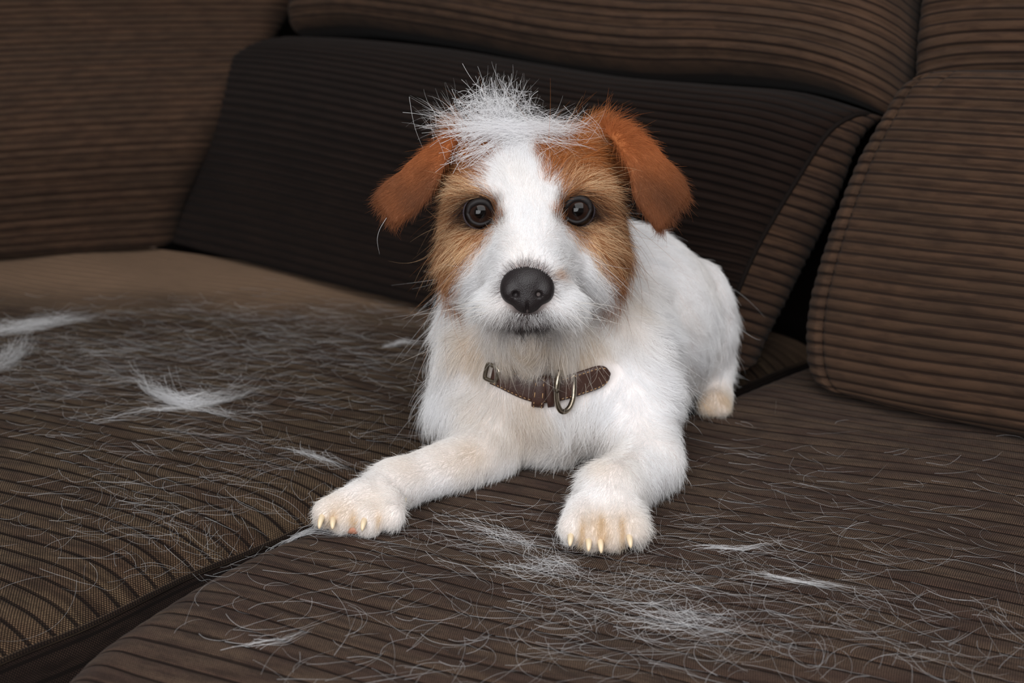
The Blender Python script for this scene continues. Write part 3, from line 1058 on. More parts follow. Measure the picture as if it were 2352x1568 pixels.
GL = [(1500, 1050, -.15, 1, 6.1, .25), (1420, 1090, -.35, 1, 6.1, .25), (1390, 1150, -.1, 1, 6.1, .25), (1390, 1200, 0, 1, 4.6, .3), (1310, 1200, -.35, 1, 5, .35), (1470, 1200, .45, 1, 6.5, .4), (1545, 1120, .35, .9, 8.8, .4), (1330, 1080, -.8, .7, 7.5, .4),
      (1090, 1040, -.9, .45, 6.1, .25), (1000, 1060, -1, .4, 5.4, .22), (950, 1090, -1, .4, 5.4, .22), (860, 1120, -1, .45, 6.1, .3), (780, 1150, -.85, .7, 5, .35), (820, 1190, -.6, .9, 4.4, .3), (890, 1190, -.5, .95, 5, .3), (930, 1150, -.7, .7, 5.4, .3),
      (1640, 900, 0, 1, 5.4, .25), (1640, 940, 0, 1, 4.8, .25), (1650, 840, 0, 1, 7.5, .3), (1120, 1080, -.4, .9, 8.2, .3)]


def guide_field(x, y, guides, sig):
    g = np.array(guides, float)
    d2 = (x[:, None] - g[None, :, 0]) ** 2 + (y[:, None] - g[None, :, 1]) ** 2
    w_ = np.exp(-d2 / (2 * sig ** 2)) + 1e-9 / (1 + d2 / 1e4)
    w_ /= w_.sum(1, keepdims=True)
    dn = g[:, 2:4] / np.linalg.norm(g[:, 2:4], axis=1, keepdims=True)
    return w_ @ dn, w_ @ g[:, 4], w_ @ g[:, 5]


# collar path is needed for parting the fur
strap_px = [(1130, 846), (1165, 862), (1205, 882), (1245, 893), (1295, 884), (1345, 868), (1392, 850)]
strap_pts = []
for x, y in strap_px:
    q = surf(x, y)
    strap_pts.append(q)
strap_pts = np.array(strap_pts)

# the worn loop
th = np.linspace(0, 2 * math.pi, 121)[:-1]
fc = strap_pts[3]
cx, cy = P(1256, 830, .905)[:2]
loop = np.stack([cx + .062 * np.sin(th), cy - (cy - fc[1]) * np.cos(th), fc[2] + .004 + .028 * (1 - np.cos(th)) / 2 * 1.3], -1)
for _ in range(4):
    sd_ = sample(loop)
    g_ = gradient(loop)
    g_[:, 2] = 0
    loop = loop + unit(g_) * (np.where(np.cos(th) > .88, 0.0018, -0.0032) - sd_)[:, None] * .7
    loop = (np.roll(loop, 1, 0) + loop * 2 + np.roll(loop, -1, 0)) / 4

tri = np.vstack([BF[:, [0, 1, 2]], BF[:, [0, 2, 3]]])
A_, B_, C3 = BV[tri[:, 0]], BV[tri[:, 1]], BV[tri[:, 2]]
area_ = np.linalg.norm(np.cross(B_ - A_, C3 - A_), axis=1) / 2
cen = (A_ + B_ + C3) / 3
fn = unit(BN[tri].sum(1))
facing = (fn * unit(CAMP - cen)).sum(1)
lab_t = BLAB[tri[:, 0]]
dens = np.where(facing > -0.25, 1.0, 0.22) * np.array([2.0, 1.0, 1.15, 1.7])[lab_t]
dens *= np.where(cen[:, 1] > 1.0, .7, 1.0)
dens = np.where(cen[:, 2] < 0.002, .05, dens)
NH = 225000
pick = rng.choice(len(tri), NH, p=area_ * dens / (area_ * dens).sum())
b1, b2 = rng.random(NH), rng.random(NH)
sw = b1 + b2 > 1
b1[sw], b2[sw] = 1 - b1[sw], 1 - b2[sw]
root = A_[pick] * (1 - b1 - b2)[:, None] + B_[pick] * b1[:, None] + C3[pick] * b2[:, None]
nrm = unit(BN[tri[pick]].mean(1))
lab = lab_t[pick]
rx, ry = proj(root)
# keep eyes, nose and collar clear
clear = np.zeros(NH, bool)
for cx, cy, a, b in ((1103, 488, 30, 27), (1327, 483, 30, 27)):
    clear |= (((rx - cx) / a) ** 2 + ((ry - cy) / b) ** 2 < 1) & (lab == 0)
clear |= (((rx - 1211) / 55) ** 2 + ((ry - 670) / 49) ** 2 < 1) & (lab == 0) & (root[:, 1] < .83)
sp_d = poly_interp(strap_pts, np.linspace(0, 1, 60))
for q in sp_d[8:]:
    clear |= (np.abs(root - q) ** 2).sum(1) < 0.0085 ** 2
ok = ~clear
root, nrm, lab, rx, ry = root[ok], nrm[ok], lab[ok], rx[ok], ry[ok]
NH = len(root)

dirp = np.zeros((NH, 2))
length = np.zeros(NH)
lift = np.zeros(NH)
for li, (gd, sig) in enumerate(((GH, 24), (GB, 45), (GL, 28), (GE, 26))):
    m = lab == li
    dirp[m], length[m], lift[m] = guide_field(rx[m], ry[m], gd, sig)
# image-plane direction -> tangent direction
Rv = np.array([1.0, 0, 0])
Dv = np.array([0, -S_, -C_])
d3 = dirp[:, :1] * Rv + dirp[:, 1:] * Dv
d3 += unit(root - CAMP) * 0.25                      # coat lies away from the nose
backface = (nrm * unit(CAMP - root)).sum(1) < -0.1
d3[backface & (lab == 1)] = np.array([.5, .5, -.5])
tng = unit(d3 - (d3 * nrm).sum(1, keepdims=True) * nrm)
jit = rng.random((NH, 3))
length = length * 1e-3 * (0.55 + 0.75 * rng.random(NH)) * np.where(rng.random(NH) > .96, 1.45, 1.0)
tng = unit(tng + rng.normal(0, .16, (NH, 3)))
wv = np.where(lab == 1, .75, np.where(lab == 0, .28, .18)) * (wob(root, 75) * 1.3 + wob(root, 190, 3) * .9)
tng = tng * np.cos(wv)[:, None] + np.cross(nrm, tng) * np.sin(wv)[:, None]
lift = np.clip(lift * (0.6 + .8 * rng.random(NH)), .05, 1.0)
dl = np.full(NH, 1.0)
for q in loop:
    dl = np.minimum(dl, np.linalg.norm(root - q - np.array([0, 0, .004]), axis=1))
dfr = np.full(NH, 1.0)
for q in sp_d:
    dfr = np.minimum(dfr, np.linalg.norm(root - q, axis=1))
nearc = (dl < .013) & (dfr > .022)
fringe = (dfr < .020) & (root[:, 2] > strap_pts[3][2]) & (lab == 1)
length = np.where(fringe, np.minimum(length, .010), length)
lift = np.where(nearc, np.maximum(lift, .62), lift)
length = np.where(nearc, np.maximum(length, .015), length)
K = 6
s = np.linspace(0, 1, K)
bend = rng.normal(0, .22, (NH, 3))
grav = np.array([0, 0, -1.0])
pts = root[:, None] - nrm[:, None] * 0.0006 + length[:, None, None] * (
    s[None, :, None] * tng[:, None] + nrm[:, None] * (lift[:, None] * (s - .42 * s ** 2)[None])[..., None]
    + bend[:, None] * (s ** 2)[None, :, None] + grav * (0.10 * s ** 2)[None, :, None])
# clumping
ng = NH // 26
gid = rng.choice(NH, ng, replace=False)
kd = KDTree(ng)
for i, g_ in enumerate(gid):
    kd.insert(root[g_] + nrm[g_] * .002, i)
kd.balance()
own = np.fromiter((kd.find(q)[1] for q in (root + rng.normal(0, .0012, root.shape))), np.int64, NH)
gp = pts[gid][own]
same = (lab[gid][own] == lab) & (np.linalg.norm(gp[:, 0] - pts[:, 0], axis=1) < .012)
cl = np.where(lab == 3, .25, np.where(lab == 2, .5, .62)) * same * (0.5 + .5 * rng.random(NH))
gl = (length / np.maximum(length[gid][own], 1e-4))[:, None, None]
target = gp[:, :1] + (gp - gp[:, :1]) * np.clip(gl, .4, 1.6)
pts = pts + (target - pts) * (cl[:, None] * (s ** 1.5)[None])[..., None]
col, br = coat(root, lab, jit)
ng2 = NH // 150
gid2 = rng.choice(NH, ng2, replace=False)
kd2 = KDTree(ng2)
for i, g_ in enumerate(gid2):
    kd2.insert(root[g_], i)
kd2.balance()
bi = np.nonzero((lab == 1) | ((lab == 0) & (br < .5) & (length > .009)))[0]
ow2 = gid2[np.fromiter((kd2.find(q)[1] for q in root[bi] + rng.normal(0, .0015, (len(bi), 3))), np.int64, len(bi))]
ok2 = (lab[ow2] == lab[bi]) & (np.linalg.norm(root[ow2] - root[bi], axis=1) < .013)
pts[bi] += (pts[ow2] - pts[bi]) * (.42 * ok2[:, None] * (s ** 2)[None])[..., None]
# keep strands out of the body
flat = pts.reshape(-1, 3)
sd = sample(flat)
bad = sd < 0.0004
bad &= np.tile(s > .15, NH)
gq = gradient(flat[bad])
flat[bad] += gq * (0.0005 - sd[bad])[:, None]
pts = flat.reshape(pts.shape)
rad = np.where(lab == 0, 0.000072, 0.000078) * (0.7 + .6 * rng.random(NH))
hairs = hair('coat', pts, rad, col, M_FUR, dog)
hairs['kind'] = 'stuff'

# long stray guard hairs and whiskers
NS = 900
si = rng.choice(np.nonzero((lab < 2) & (length > .012))[0], NS, replace=False)
sl_ = length[si] * (1.3 + .8 * rng.random(NS))
cur = rng.normal(0, .35, (NS, 3))
sp = root[si][:, None] + sl_[:, None, None] * (s[None, :, None] * tng[si][:, None] + nrm[si][:, None] * (.7 * (s - .5 * s ** 2))[None, :, None] + cur[:, None] * (s ** 2)[None, :, None])
o = hair('guard_hair', sp, np.full(NS, .00008), col[si] * .9, M_FUR, dog)
o['kind'] = 'stuff'
wp = []
for x, y in ((1120, 690), (1125, 705), (1135, 715), (1110, 700), (1130, 690), (1300, 690), (1305, 705), (1295, 715), (1315, 700), (1310, 690), (1140, 725), (1290, 725)):
    q = surf(x, y)
    sg = -1 if x < 1212 else 1
    a = rng.uniform(.1, .9)
    Lw = rng.uniform(.025, .045)
    dirw = unit(np.array([sg, rng.uniform(-.2, .35), -a + .35]))
    wp.append(q + Lw * (s[:, None] * dirw + np.outer(s ** 2, [0, 0, -rng.uniform(.1, .4)])))
o = hair('whisker', np.array(wp), np.full(len(wp), .00013), np.tile(L3(225, 220, 214), (len(wp), 1)), M_FUR, dog)
o['kind'] = 'stuff'

# ------------------------------------------------------------------ eyes
k = NT('dog_eye')
tc = k.n('ShaderNodeTexCoord')
sp_ = k.n('ShaderNodeSeparateXYZ')
k.put(sp_.inputs[0], tc.outputs['Object'])
rr = k.math('SQRT', k.math('ADD', k.math('MULTIPLY', sp_.outputs[0], sp_.outputs[0]), k.math('MULTIPLY', sp_.outputs[1], sp_.outputs[1])))
nz = k.noise(tc.outputs['Object'], 900.0, 3.0)
iris = k.mix(k.ramp(rr, .0035, .0082), rgb(28, 18, 14), rgb(52, 33, 25))
iris = k.mix(k.math('MULTIPLY', nz, .5), iris, rgb(36, 22, 18))
c = k.mix(k.ramp(rr, .0030, .0040), rgb(6, 4, 4), iris)
c = k.mix(k.ramp(rr, .0078, .0088), c, rgb(14, 10, 10))
c = k.mix(k.ramp(rr, .0095, .0100), c, rgb(90, 84, 92))
k.put(k.b.inputs['Base Color'], c)
k.b.inputs['Roughness'].default_value = 0.6
k.b.inputs['Specular IOR Level'].default_value = 0.0
k.b.inputs['Coat Weight'].default_value = 1.0
k.b.inputs['Coat IOR'].default_value = 1.33
k.b.inputs['Coat Roughness'].default_value = 0.02
M_EYE = k.m
M_LID = plain('dark_eye_rim', rgb(20, 14, 14), 0.6, spec=0.3)


def uv_sphere(r, seg=40, ring=28):
    V, Fc = [], []
    for i in range(ring + 1):
        th = math.pi * i / ring
        for j in range(seg):
            a = 2 * math.pi * j / seg
            V.append((r * math.sin(th) * math.cos(a), r * math.sin(th) * math.sin(a), r * math.cos(th)))
    for i in range(ring):
        for j in range(seg):
            j2 = (j + 1) % seg
            Fc.append((i * seg + j, (i + 1) * seg + j, (i + 1) * seg + j2, i * seg + j2))
    return np.array(V), Fc


LIDS = [[(1074, 491), (1080, 473), (1098, 463), (1118, 466), (1129, 480), (1134, 497), (1122, 509), (1102, 515), (1084, 508)],
        [(1357, 482), (1352, 466), (1335, 456), (1314, 459), (1301, 474), (1294, 492), (1308, 505), (1327, 510), (1346, 501)]]
for (c, r), lid, aim in zip(EYES, LIDS, ((1103, 487), (1326, 483))):
    v, f = uv_sphere(r)
    z = v[:, 2] / r
    v = v * (1 + 0.06 * np.clip((z - .72) / .28, 0, 1) ** 1.5)[:, None]      # cornea
    e = link('eye', mesh('eye', v, f), M_EYE, dog)
    e['label'] = 'dark brown glossy eye with a black pupil'
    fw = unit(CAMP - c)
    rot = Vector(fw).to_track_quat('Z', 'Y').to_matrix().to_4x4()
    e.matrix_world = Matrix.Translation(c) @ rot
    n_ = 48
    lp = poly_interp(lid + [lid[0]], np.linspace(0, 1, n_ + 1))[:-1]
    pts3 = []
    for x, y in lp:
        d = ray(x, y)
        oc = CAMP - c
        R_ = r * 1.03
        bq = (d @ oc) / (d @ d)
        cq = (oc @ oc - R_ * R_) / (d @ d)
        disc = bq * bq - cq
        t = -bq - math.sqrt(max(disc, 0))
        pts3.append(CAMP + d * t)
    pts3 = np.array(pts3)
    rad_ = .0012 + .0009 * sstep(aim[1] - lp[:, 1], -4, 22)
    v, f = tube(pts3 + fw * .0002, rad_, 10, closed=True, up=fw)
    link('eyelid', mesh('eyelid', v, f), M_LID, dog)

# ------------------------------------------------------------------ nose
NR = 0.00055
nlo, nhi = P(1211, 665, .783) - .026, P(1211, 665, .783) + .026
gx = np.stack(np.meshgrid(*[np.arange(nlo[i], nhi[i], NR) for i in range(3)], indexing='ij'), -1)
sh = gx.shape[:3]
gp_ = gx.reshape(-1, 3)
fld = np.full(len(gp_), 1.0)


def nadd(d, k):
    global fld
    h = np.maximum(k - np.abs(fld - d), 0) / k
    fld = np.minimum(fld, d) - h * h * k * .25


def nsub(d, k):
    global fld
    h = np.maximum(k - np.abs(fld + d), 0) / k
    fld = np.maximum(fld, -d) + h * h * k * .25


nadd(prim_sdf(('', 'e', P(1211, 648, .789), np.array([.0148, .0130, .0120]), 0, None, 0), gp_), .002)
nadd(prim_sdf(('', 'e', P(1211, 688, .786), np.array([.0100, .0105, .0080]), 0, None, 0), gp_), .006)
for sx_ in (-1, 1):
    nadd(prim_sdf(('', 'e', P(1211 + 41 * sx_, 668, .783), np.array([.0050, .0065, .0062]), 0, None, 0), gp_), .004)
for sx_ in (-1, 1):
    nsub(prim_sdf(('', 'c', P(1211 + 25 * sx_, 677, .772), .0018, P(1211 + 27 * sx_, 676, .7775), .0016, 0), gp_), .0015)
    nsub(prim_sdf(('', 'c', P(1211 + 27 * sx_, 679, .7730), .0016, P(1211 + 50 * sx_, 687, .7770), .0008, 0), gp_), .0010)
nsub(prim_sdf(('', 'c', P(1211, 686, .7735), .0006, P(1211, 716, .7785), .0009, 0), gp_), .0012)
nv_, nf_ = surface_nets(fld.reshape(sh), nlo, NR)
k = NT('black_nose_leather')
tc = k.n('ShaderNodeTexCoord')
vo = k.n('ShaderNodeTexVoronoi')
vo.inputs['Scale'].default_value = 1500.0
k.put(vo.inputs['Vector'], tc.outputs['Object'])
k.b.inputs['Base Color'].default_value = rgb(30, 24, 25)
k.b.inputs['Roughness'].default_value = 0.5
k.b.inputs['Specular IOR Level'].default_value = 0.4
k.bump(vo.outputs['Distance'], 0.35, 0.0005)
no = link('nose', mesh('nose', nv_, nf_), k.m, dog)
no['label'] = 'black leathery nose'

# ------------------------------------------------------------------ claws
k = NT('claw_horn')
k.b.inputs['Base Color'].default_value = rgb(226, 206, 174)
k.b.inputs['Roughness'].default_value = 0.4
k.b.inputs['Subsurface Weight'].default_value = 0.3
k.b.inputs['Subsurface Radius'].default_value = (.004, .002, .001)
M_CLAW = k.m


def claw(x0, y0, x1, y1, Y0, Y1, r):
    a, b = P(x0, y0, Y0), P(x1, y1, Y1)
    t = np.linspace(0, 1, 8)
    pth = a + (b - a) * t[:, None] + np.outer(np.sin(math.pi * t), [0, -.0012, .0012])
    v, f = tube(pth, r * np.sqrt(np.clip(1 - t ** 2.2 * .93, .02, 1)), 8)
    link('claw', mesh('claw', v, f), M_CLAW, dog)


for x0, y0, x1, y1 in ((1311, 1228, 1309, 1254), (1352, 1238, 1352, 1266), (1378, 1240, 1381, 1270), (1444, 1230, 1449, 1258)):
    claw(x0, y0, x1, y1, .7415, .7335, .0019)
for x0, y0, x1, y1 in ((741, 1184, 733, 1214), (766, 1190, 764, 1215), (838, 1192, 832, 1219)):
    claw(x0, y0, x1, y1, .7640, .7555, .0019)
claw(931, 1142, 927, 1170, .799, .795, .0012)
M_PAD = plain('paw_pad', rgb(176, 120, 96), 0.7)
v, f = uv_sphere(1.0, 20, 12)
v = v * np.array([.0085, .006, .0040]) + P(815, 1209, .7690)
link('paw_pad', mesh('paw_pad', v, f), M_PAD, dog)

# ------------------------------------------------------------------ collar
k = NT('brown_leather')
tc = k.n('ShaderNodeTexCoord')
nz = k.noise(tc.outputs['Object'], 260.0, 4.0)
k.put(k.b.inputs['Base Color'], k.mix(nz, rgb(44, 27, 22), rgb(74, 48, 39)))
k.b.inputs['Roughness'].default_value = 0.42
k.bump(k.noise(tc.outputs['Object'], 1400.0, 2.0), .3, .0004)
M_LEATHER = k.m
M_STEEL = plain('worn_nickel', rgb(150, 140, 125), 0.28, 1.0)
M_THREAD = plain('tan_thread', rgb(176, 140, 100), 0.8)

collar = empty('dog_collar')
tag(collar, "brown stitched leather collar with a steel ring around the dog's neck", 'collar')


def ribbon(path, nrm_, upv, half, thick, taper=0):
    """Flat strap with rounded long edges; half may vary along it."""
    n_ = len(path)
    half = np.broadcast_to(half, (n_,))
    prof = [(-1, 0), (-.9, .5), (-.6, .62), (.6, .62), (.9, .5), (1, 0), (.9, -.5), (-.9, -.5)]
    V = np.array([path[i] + upv[i] * half[i] * a + nrm_[i] * thick * b for i in range(n_) for a, b in prof])
    m = len(prof)
    Fc = [(i * m + j, i * m + (j + 1) % m, (i + 1) * m + (j + 1) % m, (i + 1) * m + j) for i in range(n_ - 1) for j in range(m)]
    Fc += [tuple(range(m))[::-1], tuple((n_ - 1) * m + j for j in range(m))]
    return V, Fc


tn = unit(np.roll(loop, -1, 0) - np.roll(loop, 1, 0))
outn = unit(np.cross(tn, [0, 0, 1.0]))
if ((loop - np.array([cx, cy, 0])) * outn)[:, :2].sum() < 0:
    outn = -outn
upv = unit(np.cross(outn, tn))
upv *= np.sign(upv[:, 2:3])
lo_ = np.vstack([loop, loop[:1]])
v, f = ribbon(lo_, np.vstack([outn, outn[:1]]), np.vstack([upv, upv[:1]]), np.full(len(th) + 1, .0050), .0015)
link('strap', mesh('strap', v, f), M_LEATHER, collar)
# outer overlap with the pointed end
n_ = 60
tpx = poly_interp(strap_px, np.linspace(0.03, 1, n_))
tp = np.array([surf(x, y) for x, y in tpx])
for _ in range(12):
    tp[1:-1] = (tp[:-2] + 2 * tp[1:-1] + tp[2:]) / 4
vd = unit(CAMP - tp)
nn = unit(np.array([0.0, -.93, -.05]) + vd * .25 + (np.linspace(-.35, .4, n_)[:, None] * np.array([1, 0, 0])))
tp = tp + nn * .0062
tn = unit(np.gradient(tp, axis=0))
up_ = unit(np.cross(nn, tn))
up_ *= np.sign(up_[:, 2:3])
t01 = np.linspace(0, 1, n_)
hf = .0078 * np.sqrt(np.clip(1 - np.clip((t01 - .86) / .14, 0, 1) ** 2.4, .01, 1))
v, f = ribbon(tp, nn, up_, hf, .0026)
tip = link('strap_end', mesh('strap_end', v, f), M_LEATHER, collar)
parts = []
for sg in (-1, 1):
    ln = tp + up_ * (hf * .78 * sg)[:, None] + nn * .0017
    for i in range(2, n_ - 2, 2):
        seg = np.array([ln[i] * (1 - q) + ln[i + 1] * q for q in (0, .45, .9)])
        parts.append(tube(seg, .00028, 5))
v, f = join(parts)
link('stitching', mesh('stitching', v, f), M_THREAD, tip)


def band(i, wide, name, over=.0012, stitch=True):
    """A leather loop that goes once round the overlapped strap at station i."""
    c, u_, nn_, t_ = tp[i], up_[i], nn[i], tn[i]
    an = np.linspace(0, 2 * math.pi, 33)[:-1]
    ring = np.stack([np.sign(np.cos(an)) * np.abs(np.cos(an)) ** .6 * .0108, np.sign(np.sin(an)) * np.abs(np.sin(an)) ** .7 * .0056], -1)
    V = []
    for kx, (sc) in ((-1, .94), (-.9, 1.0), (.9, 1.0), (1, .94)):
        for a, b in ring * sc:
            V.append(c + t_ * kx * wide + u_ * a + nn_ * (b - .0015))
    Fc = [(r_ * 32 + j, r_ * 32 + (j + 1) % 32, (r_ + 1) * 32 + (j + 1) % 32, (r_ + 1) * 32 + j) for r_ in range(3) for j in range(32)]
    o = link(name, mesh(name, V, Fc), M_LEATHER, collar)
    if stitch:
        parts = []
        for kx in (-.62, .62):
            for j in range(0, 32, 2):
                a, b = ring[j]
                a2, b2 = ring[(j + 1) % 32]
                if b < -.001:
                    continue
                p_ = [c + t_ * kx * wide + (u_ * (a + (a2 - a) * q * .8) + nn_ * (b - .0015 + (b2 - b) * q * .8)) * 1.0 + nn_ * .0002 + u_ * np.sign(a) * .0002 for q in (0, .5, 1)]
                parts.append(tube(np.array(p_), .0003, 5))
        v, f = join(parts)
        link('stitching', mesh('stitching', v, f), M_THREAD, o)
    return o


ist = lambda x: int(np.argmin(np.abs(tpx[:, 0] - x)))
band(ist(1240), .0040, 'keeper_loop')
band(ist(1262), .0022, 'ring_loop', stitch=False)
# D-ring
rp = np.array([P(1287, 858, .8245), P(1283, 880, .822), P(1280, 905, .821), P(1281, 930, .8215), P(1288, 950, .822), P(1298, 955, .8235), P(1310, 946, .8265), P(1319, 925, .8295), P(1321, 905, .8310), P(1322, 885, .8320), P(1318, 868, .832)])
off = tp[ist(1300)][1] - 0.0045 - .8265
rp[:, 1] += off
rp[:, 2] -= .003
pth = poly_interp(rp, np.linspace(0, 1, 50))
v, f = tube(pth, .00175, 12)
link('steel_ring', mesh('steel_ring', v, f), M_STEEL, collar)
# buckle at the near end
bc = tp[ist(1136)]
q0 = ist(1150)
b_u, b_t, b_n = up_[q0], tn[q0], nn[q0]
fr_pts = np.array([bc + b_u * a * .0098 + b_t * b * .0085 + b_n * .0015 for a, b in 0.5 * np.array(((1, -.8), (1, .2), (.8, 1), (0, 1.1), (-.8, 1), (-1, .2), (-1, -.8), (-.8, -1), (0, -1.05), (.8, -1)))])
v, f = tube(poly_interp(np.vstack([fr_pts, fr_pts[:1]]), np.linspace(0, 1, 49))[:-1], .0014, 8, closed=True)
bk_ = link('buckle', mesh('buckle', v, f), M_STEEL, collar)
pr_ = np.array([P(1150, 834, bc[1] - .003), P(1180, 833, bc[1] - .0045), P(1196, 832, bc[1] - .005), P(1204, 837, bc[1] - .004)])
v, f = tube(poly_interp(pr_, np.linspace(0, 1, 14)), np.r_[np.full(10, .0009), .0013, .0015, .0013, .0008], 8)
link('prong', mesh('prong', v, f), M_STEEL, bk_)

# ------------------------------------------------------------------ shed hair
SHED = L3(246, 246, 248)


def lie(n, start, ang, Ls, curv, lift_, K=7, wob_=.0012):
    """Hairs lying on the seat: start (N,2) plan points, heading, length, total turn."""
    t = np.linspace(0, 1, K)
    hd = ang[:, None] + curv[:, None] * (t - .5)[None] + rng.normal(0, .06, (n, K)).cumsum(1) * .5
    st = Ls[:, None] / (K - 1)
    xy = np.stack([np.cos(hd) * st, np.sin(hd) * st], -1).cumsum(1)
    xy += (start - xy[:, K // 2])[:, None]
    z = seat_z(xy.reshape(-1, 2)).reshape(n, K)
    z = np.maximum(z, (np.roll(z, 1, 1) + np.roll(z, -1, 1)) / 2) + .0005 + np.abs(rng.normal(0, wob_, (n, 1))) * .5 + lift_[:, None] * np.abs(t - .5)[None] * 2 * rng.random((n, 1))
    return np.concatenate([xy, z[..., None]], -1)


def scatter(name, blobs, label):
    allp = []
    for (x, y, sx_, sy_, n, La, Lb, ang, spread, cv) in blobs:
        n, La, Lb = int(n * .8), La * 1.1, Lb * 1.3
        px_ = x + rng.normal(0, 1, n) * sx_
        py_ = y + rng.normal(0, 1, n) * sy_
        g_ = G(px_, py_)[:, :2]
        qq = np.c_[g_, np.zeros(len(g_))] @ RN
        ingap = ((g_ - edge_at(seat_r_edge, qq)) @ RIB[:2] < 0.004) & ((edge_at(seat_l_edge, qq) - g_) @ RIB[:2] < 0.004)
        okk = (py_ > 600) & (py_ < 1640) & ~(ingap & (rng.random(n) < .8))
        g_ = g_[okk]
        m = len(g_)
        a = np.radians(ang) + rng.normal(0, math.radians(spread), m)
        allp.append(lie(m, g_, a, rng.uniform(La, Lb, m) * 1e-3, rng.normal(0, cv, m), rng.exponential(.0016, m)))
    p_ = np.vstack(allp)
    ok_ = (sample(p_.reshape(-1, 3)).reshape(p_.shape[:2]) > .001).all(1)
    p_ = p_[ok_]
    p3 = np.concatenate([p_[..., :2], np.zeros(p_.shape[:2] + (1,))], -1).reshape(-1, 3)
    qq = p3 @ RN
    gp2 = (((p3[:, :2] - edge_at(seat_r_edge, qq)) @ RIB[:2] < 0.002) & ((edge_at(seat_l_edge, qq) - p3[:, :2]) @ RIB[:2] < 0.0)).reshape(p_.shape[:2]).any(1)
    p_ = p_[~(gp2 & (rng.random(len(p_)) < .75))]
    N = len(p_)
    o = hair(name, p_, rng.uniform(.000025, .000066, N), SHED * rng.uniform(.7, 1.06, (N, 1)), M_SHED)
    tag(o, label, 'dog hair', 'loose hair on the sofa', 'stuff')
    return o


scatter('shed_hair', [(330, 800, 260, 45, 450, 13, 36, 0, 40, 1.0), (700, 800, 200, 50, 300, 13, 36, 0, 40, 1.0), (150, 860, 160, 50, 250, 13, 36, 10, 40, 1.0), (500, 900, 260, 45, 250, 13, 33, 0, 45, 1.1),
                      (450, 1000, 300, 60, 210, 13, 36, 10, 50, 1.3), (600, 1080, 160, 60, 120, 13, 36, 0, 70, 1.5), (200, 1120, 180, 60, 55, 13, 33, 10, 60, 1.5), (420, 1190, 140, 60, 150, 13, 36, 20, 70, 1.6),
                      (300, 1290, 200, 60, 35, 15, 40, 20, 70, 1.5), (480, 1240, 60, 30, 55, 13, 36, 20, 80, 1.6), (60, 1480, 70, 70, 13, 22, 60, 30, 60, 1.2), (880, 900, 80, 60, 65, 13, 31, 0, 50, 1.2), (760, 720, 160, 25, 130, 13, 31, 0, 40, 1.0), (350, 730, 200, 20, 80, 13, 31, 0, 40, 1.0)],
        'white loose dog hair strewn over the left seat cushion')
scatter('shed_hair', [(1250, 1250, 190, 50, 130, 13, 38, 0, 60, 1.4), (1000, 1220, 120, 40, 75, 15, 40, 10, 60, 1.4), (1500, 1400, 190, 60, 260, 13, 40, -10, 60, 1.5), (1750, 1480, 200, 60, 150, 13, 36, -10, 70, 1.7),
                      (1850, 1230, 260, 80, 110, 13, 36, -15, 40, 1.2), (2000, 1380, 220, 70, 130, 13, 40, -15, 50, 1.4), (1750, 1050, 180, 50, 60, 11, 31, -10, 40, 1.0), (900, 1420, 220, 80, 95, 13, 40, 10, 60, 1.4),
                      (1250, 1520, 300, 60, 65, 13, 40, 10, 70, 1.5), (2250, 1480, 120, 70, 55, 13, 40, -20, 50, 1.3), (700, 1300, 160, 50, 30, 13, 36, 30, 60, 1.4), (1600, 1270, 200, 50, 80, 13, 38, 0, 50, 1.2), (2150, 1120, 150, 70, 30, 11, 31, -10, 50, 1.2), (1300, 1330, 160, 50, 130, 15, 40, -20, 60, 1.5)],
        'white loose dog hair strewn over the right seat cushion before the dog')

TUFTS = []


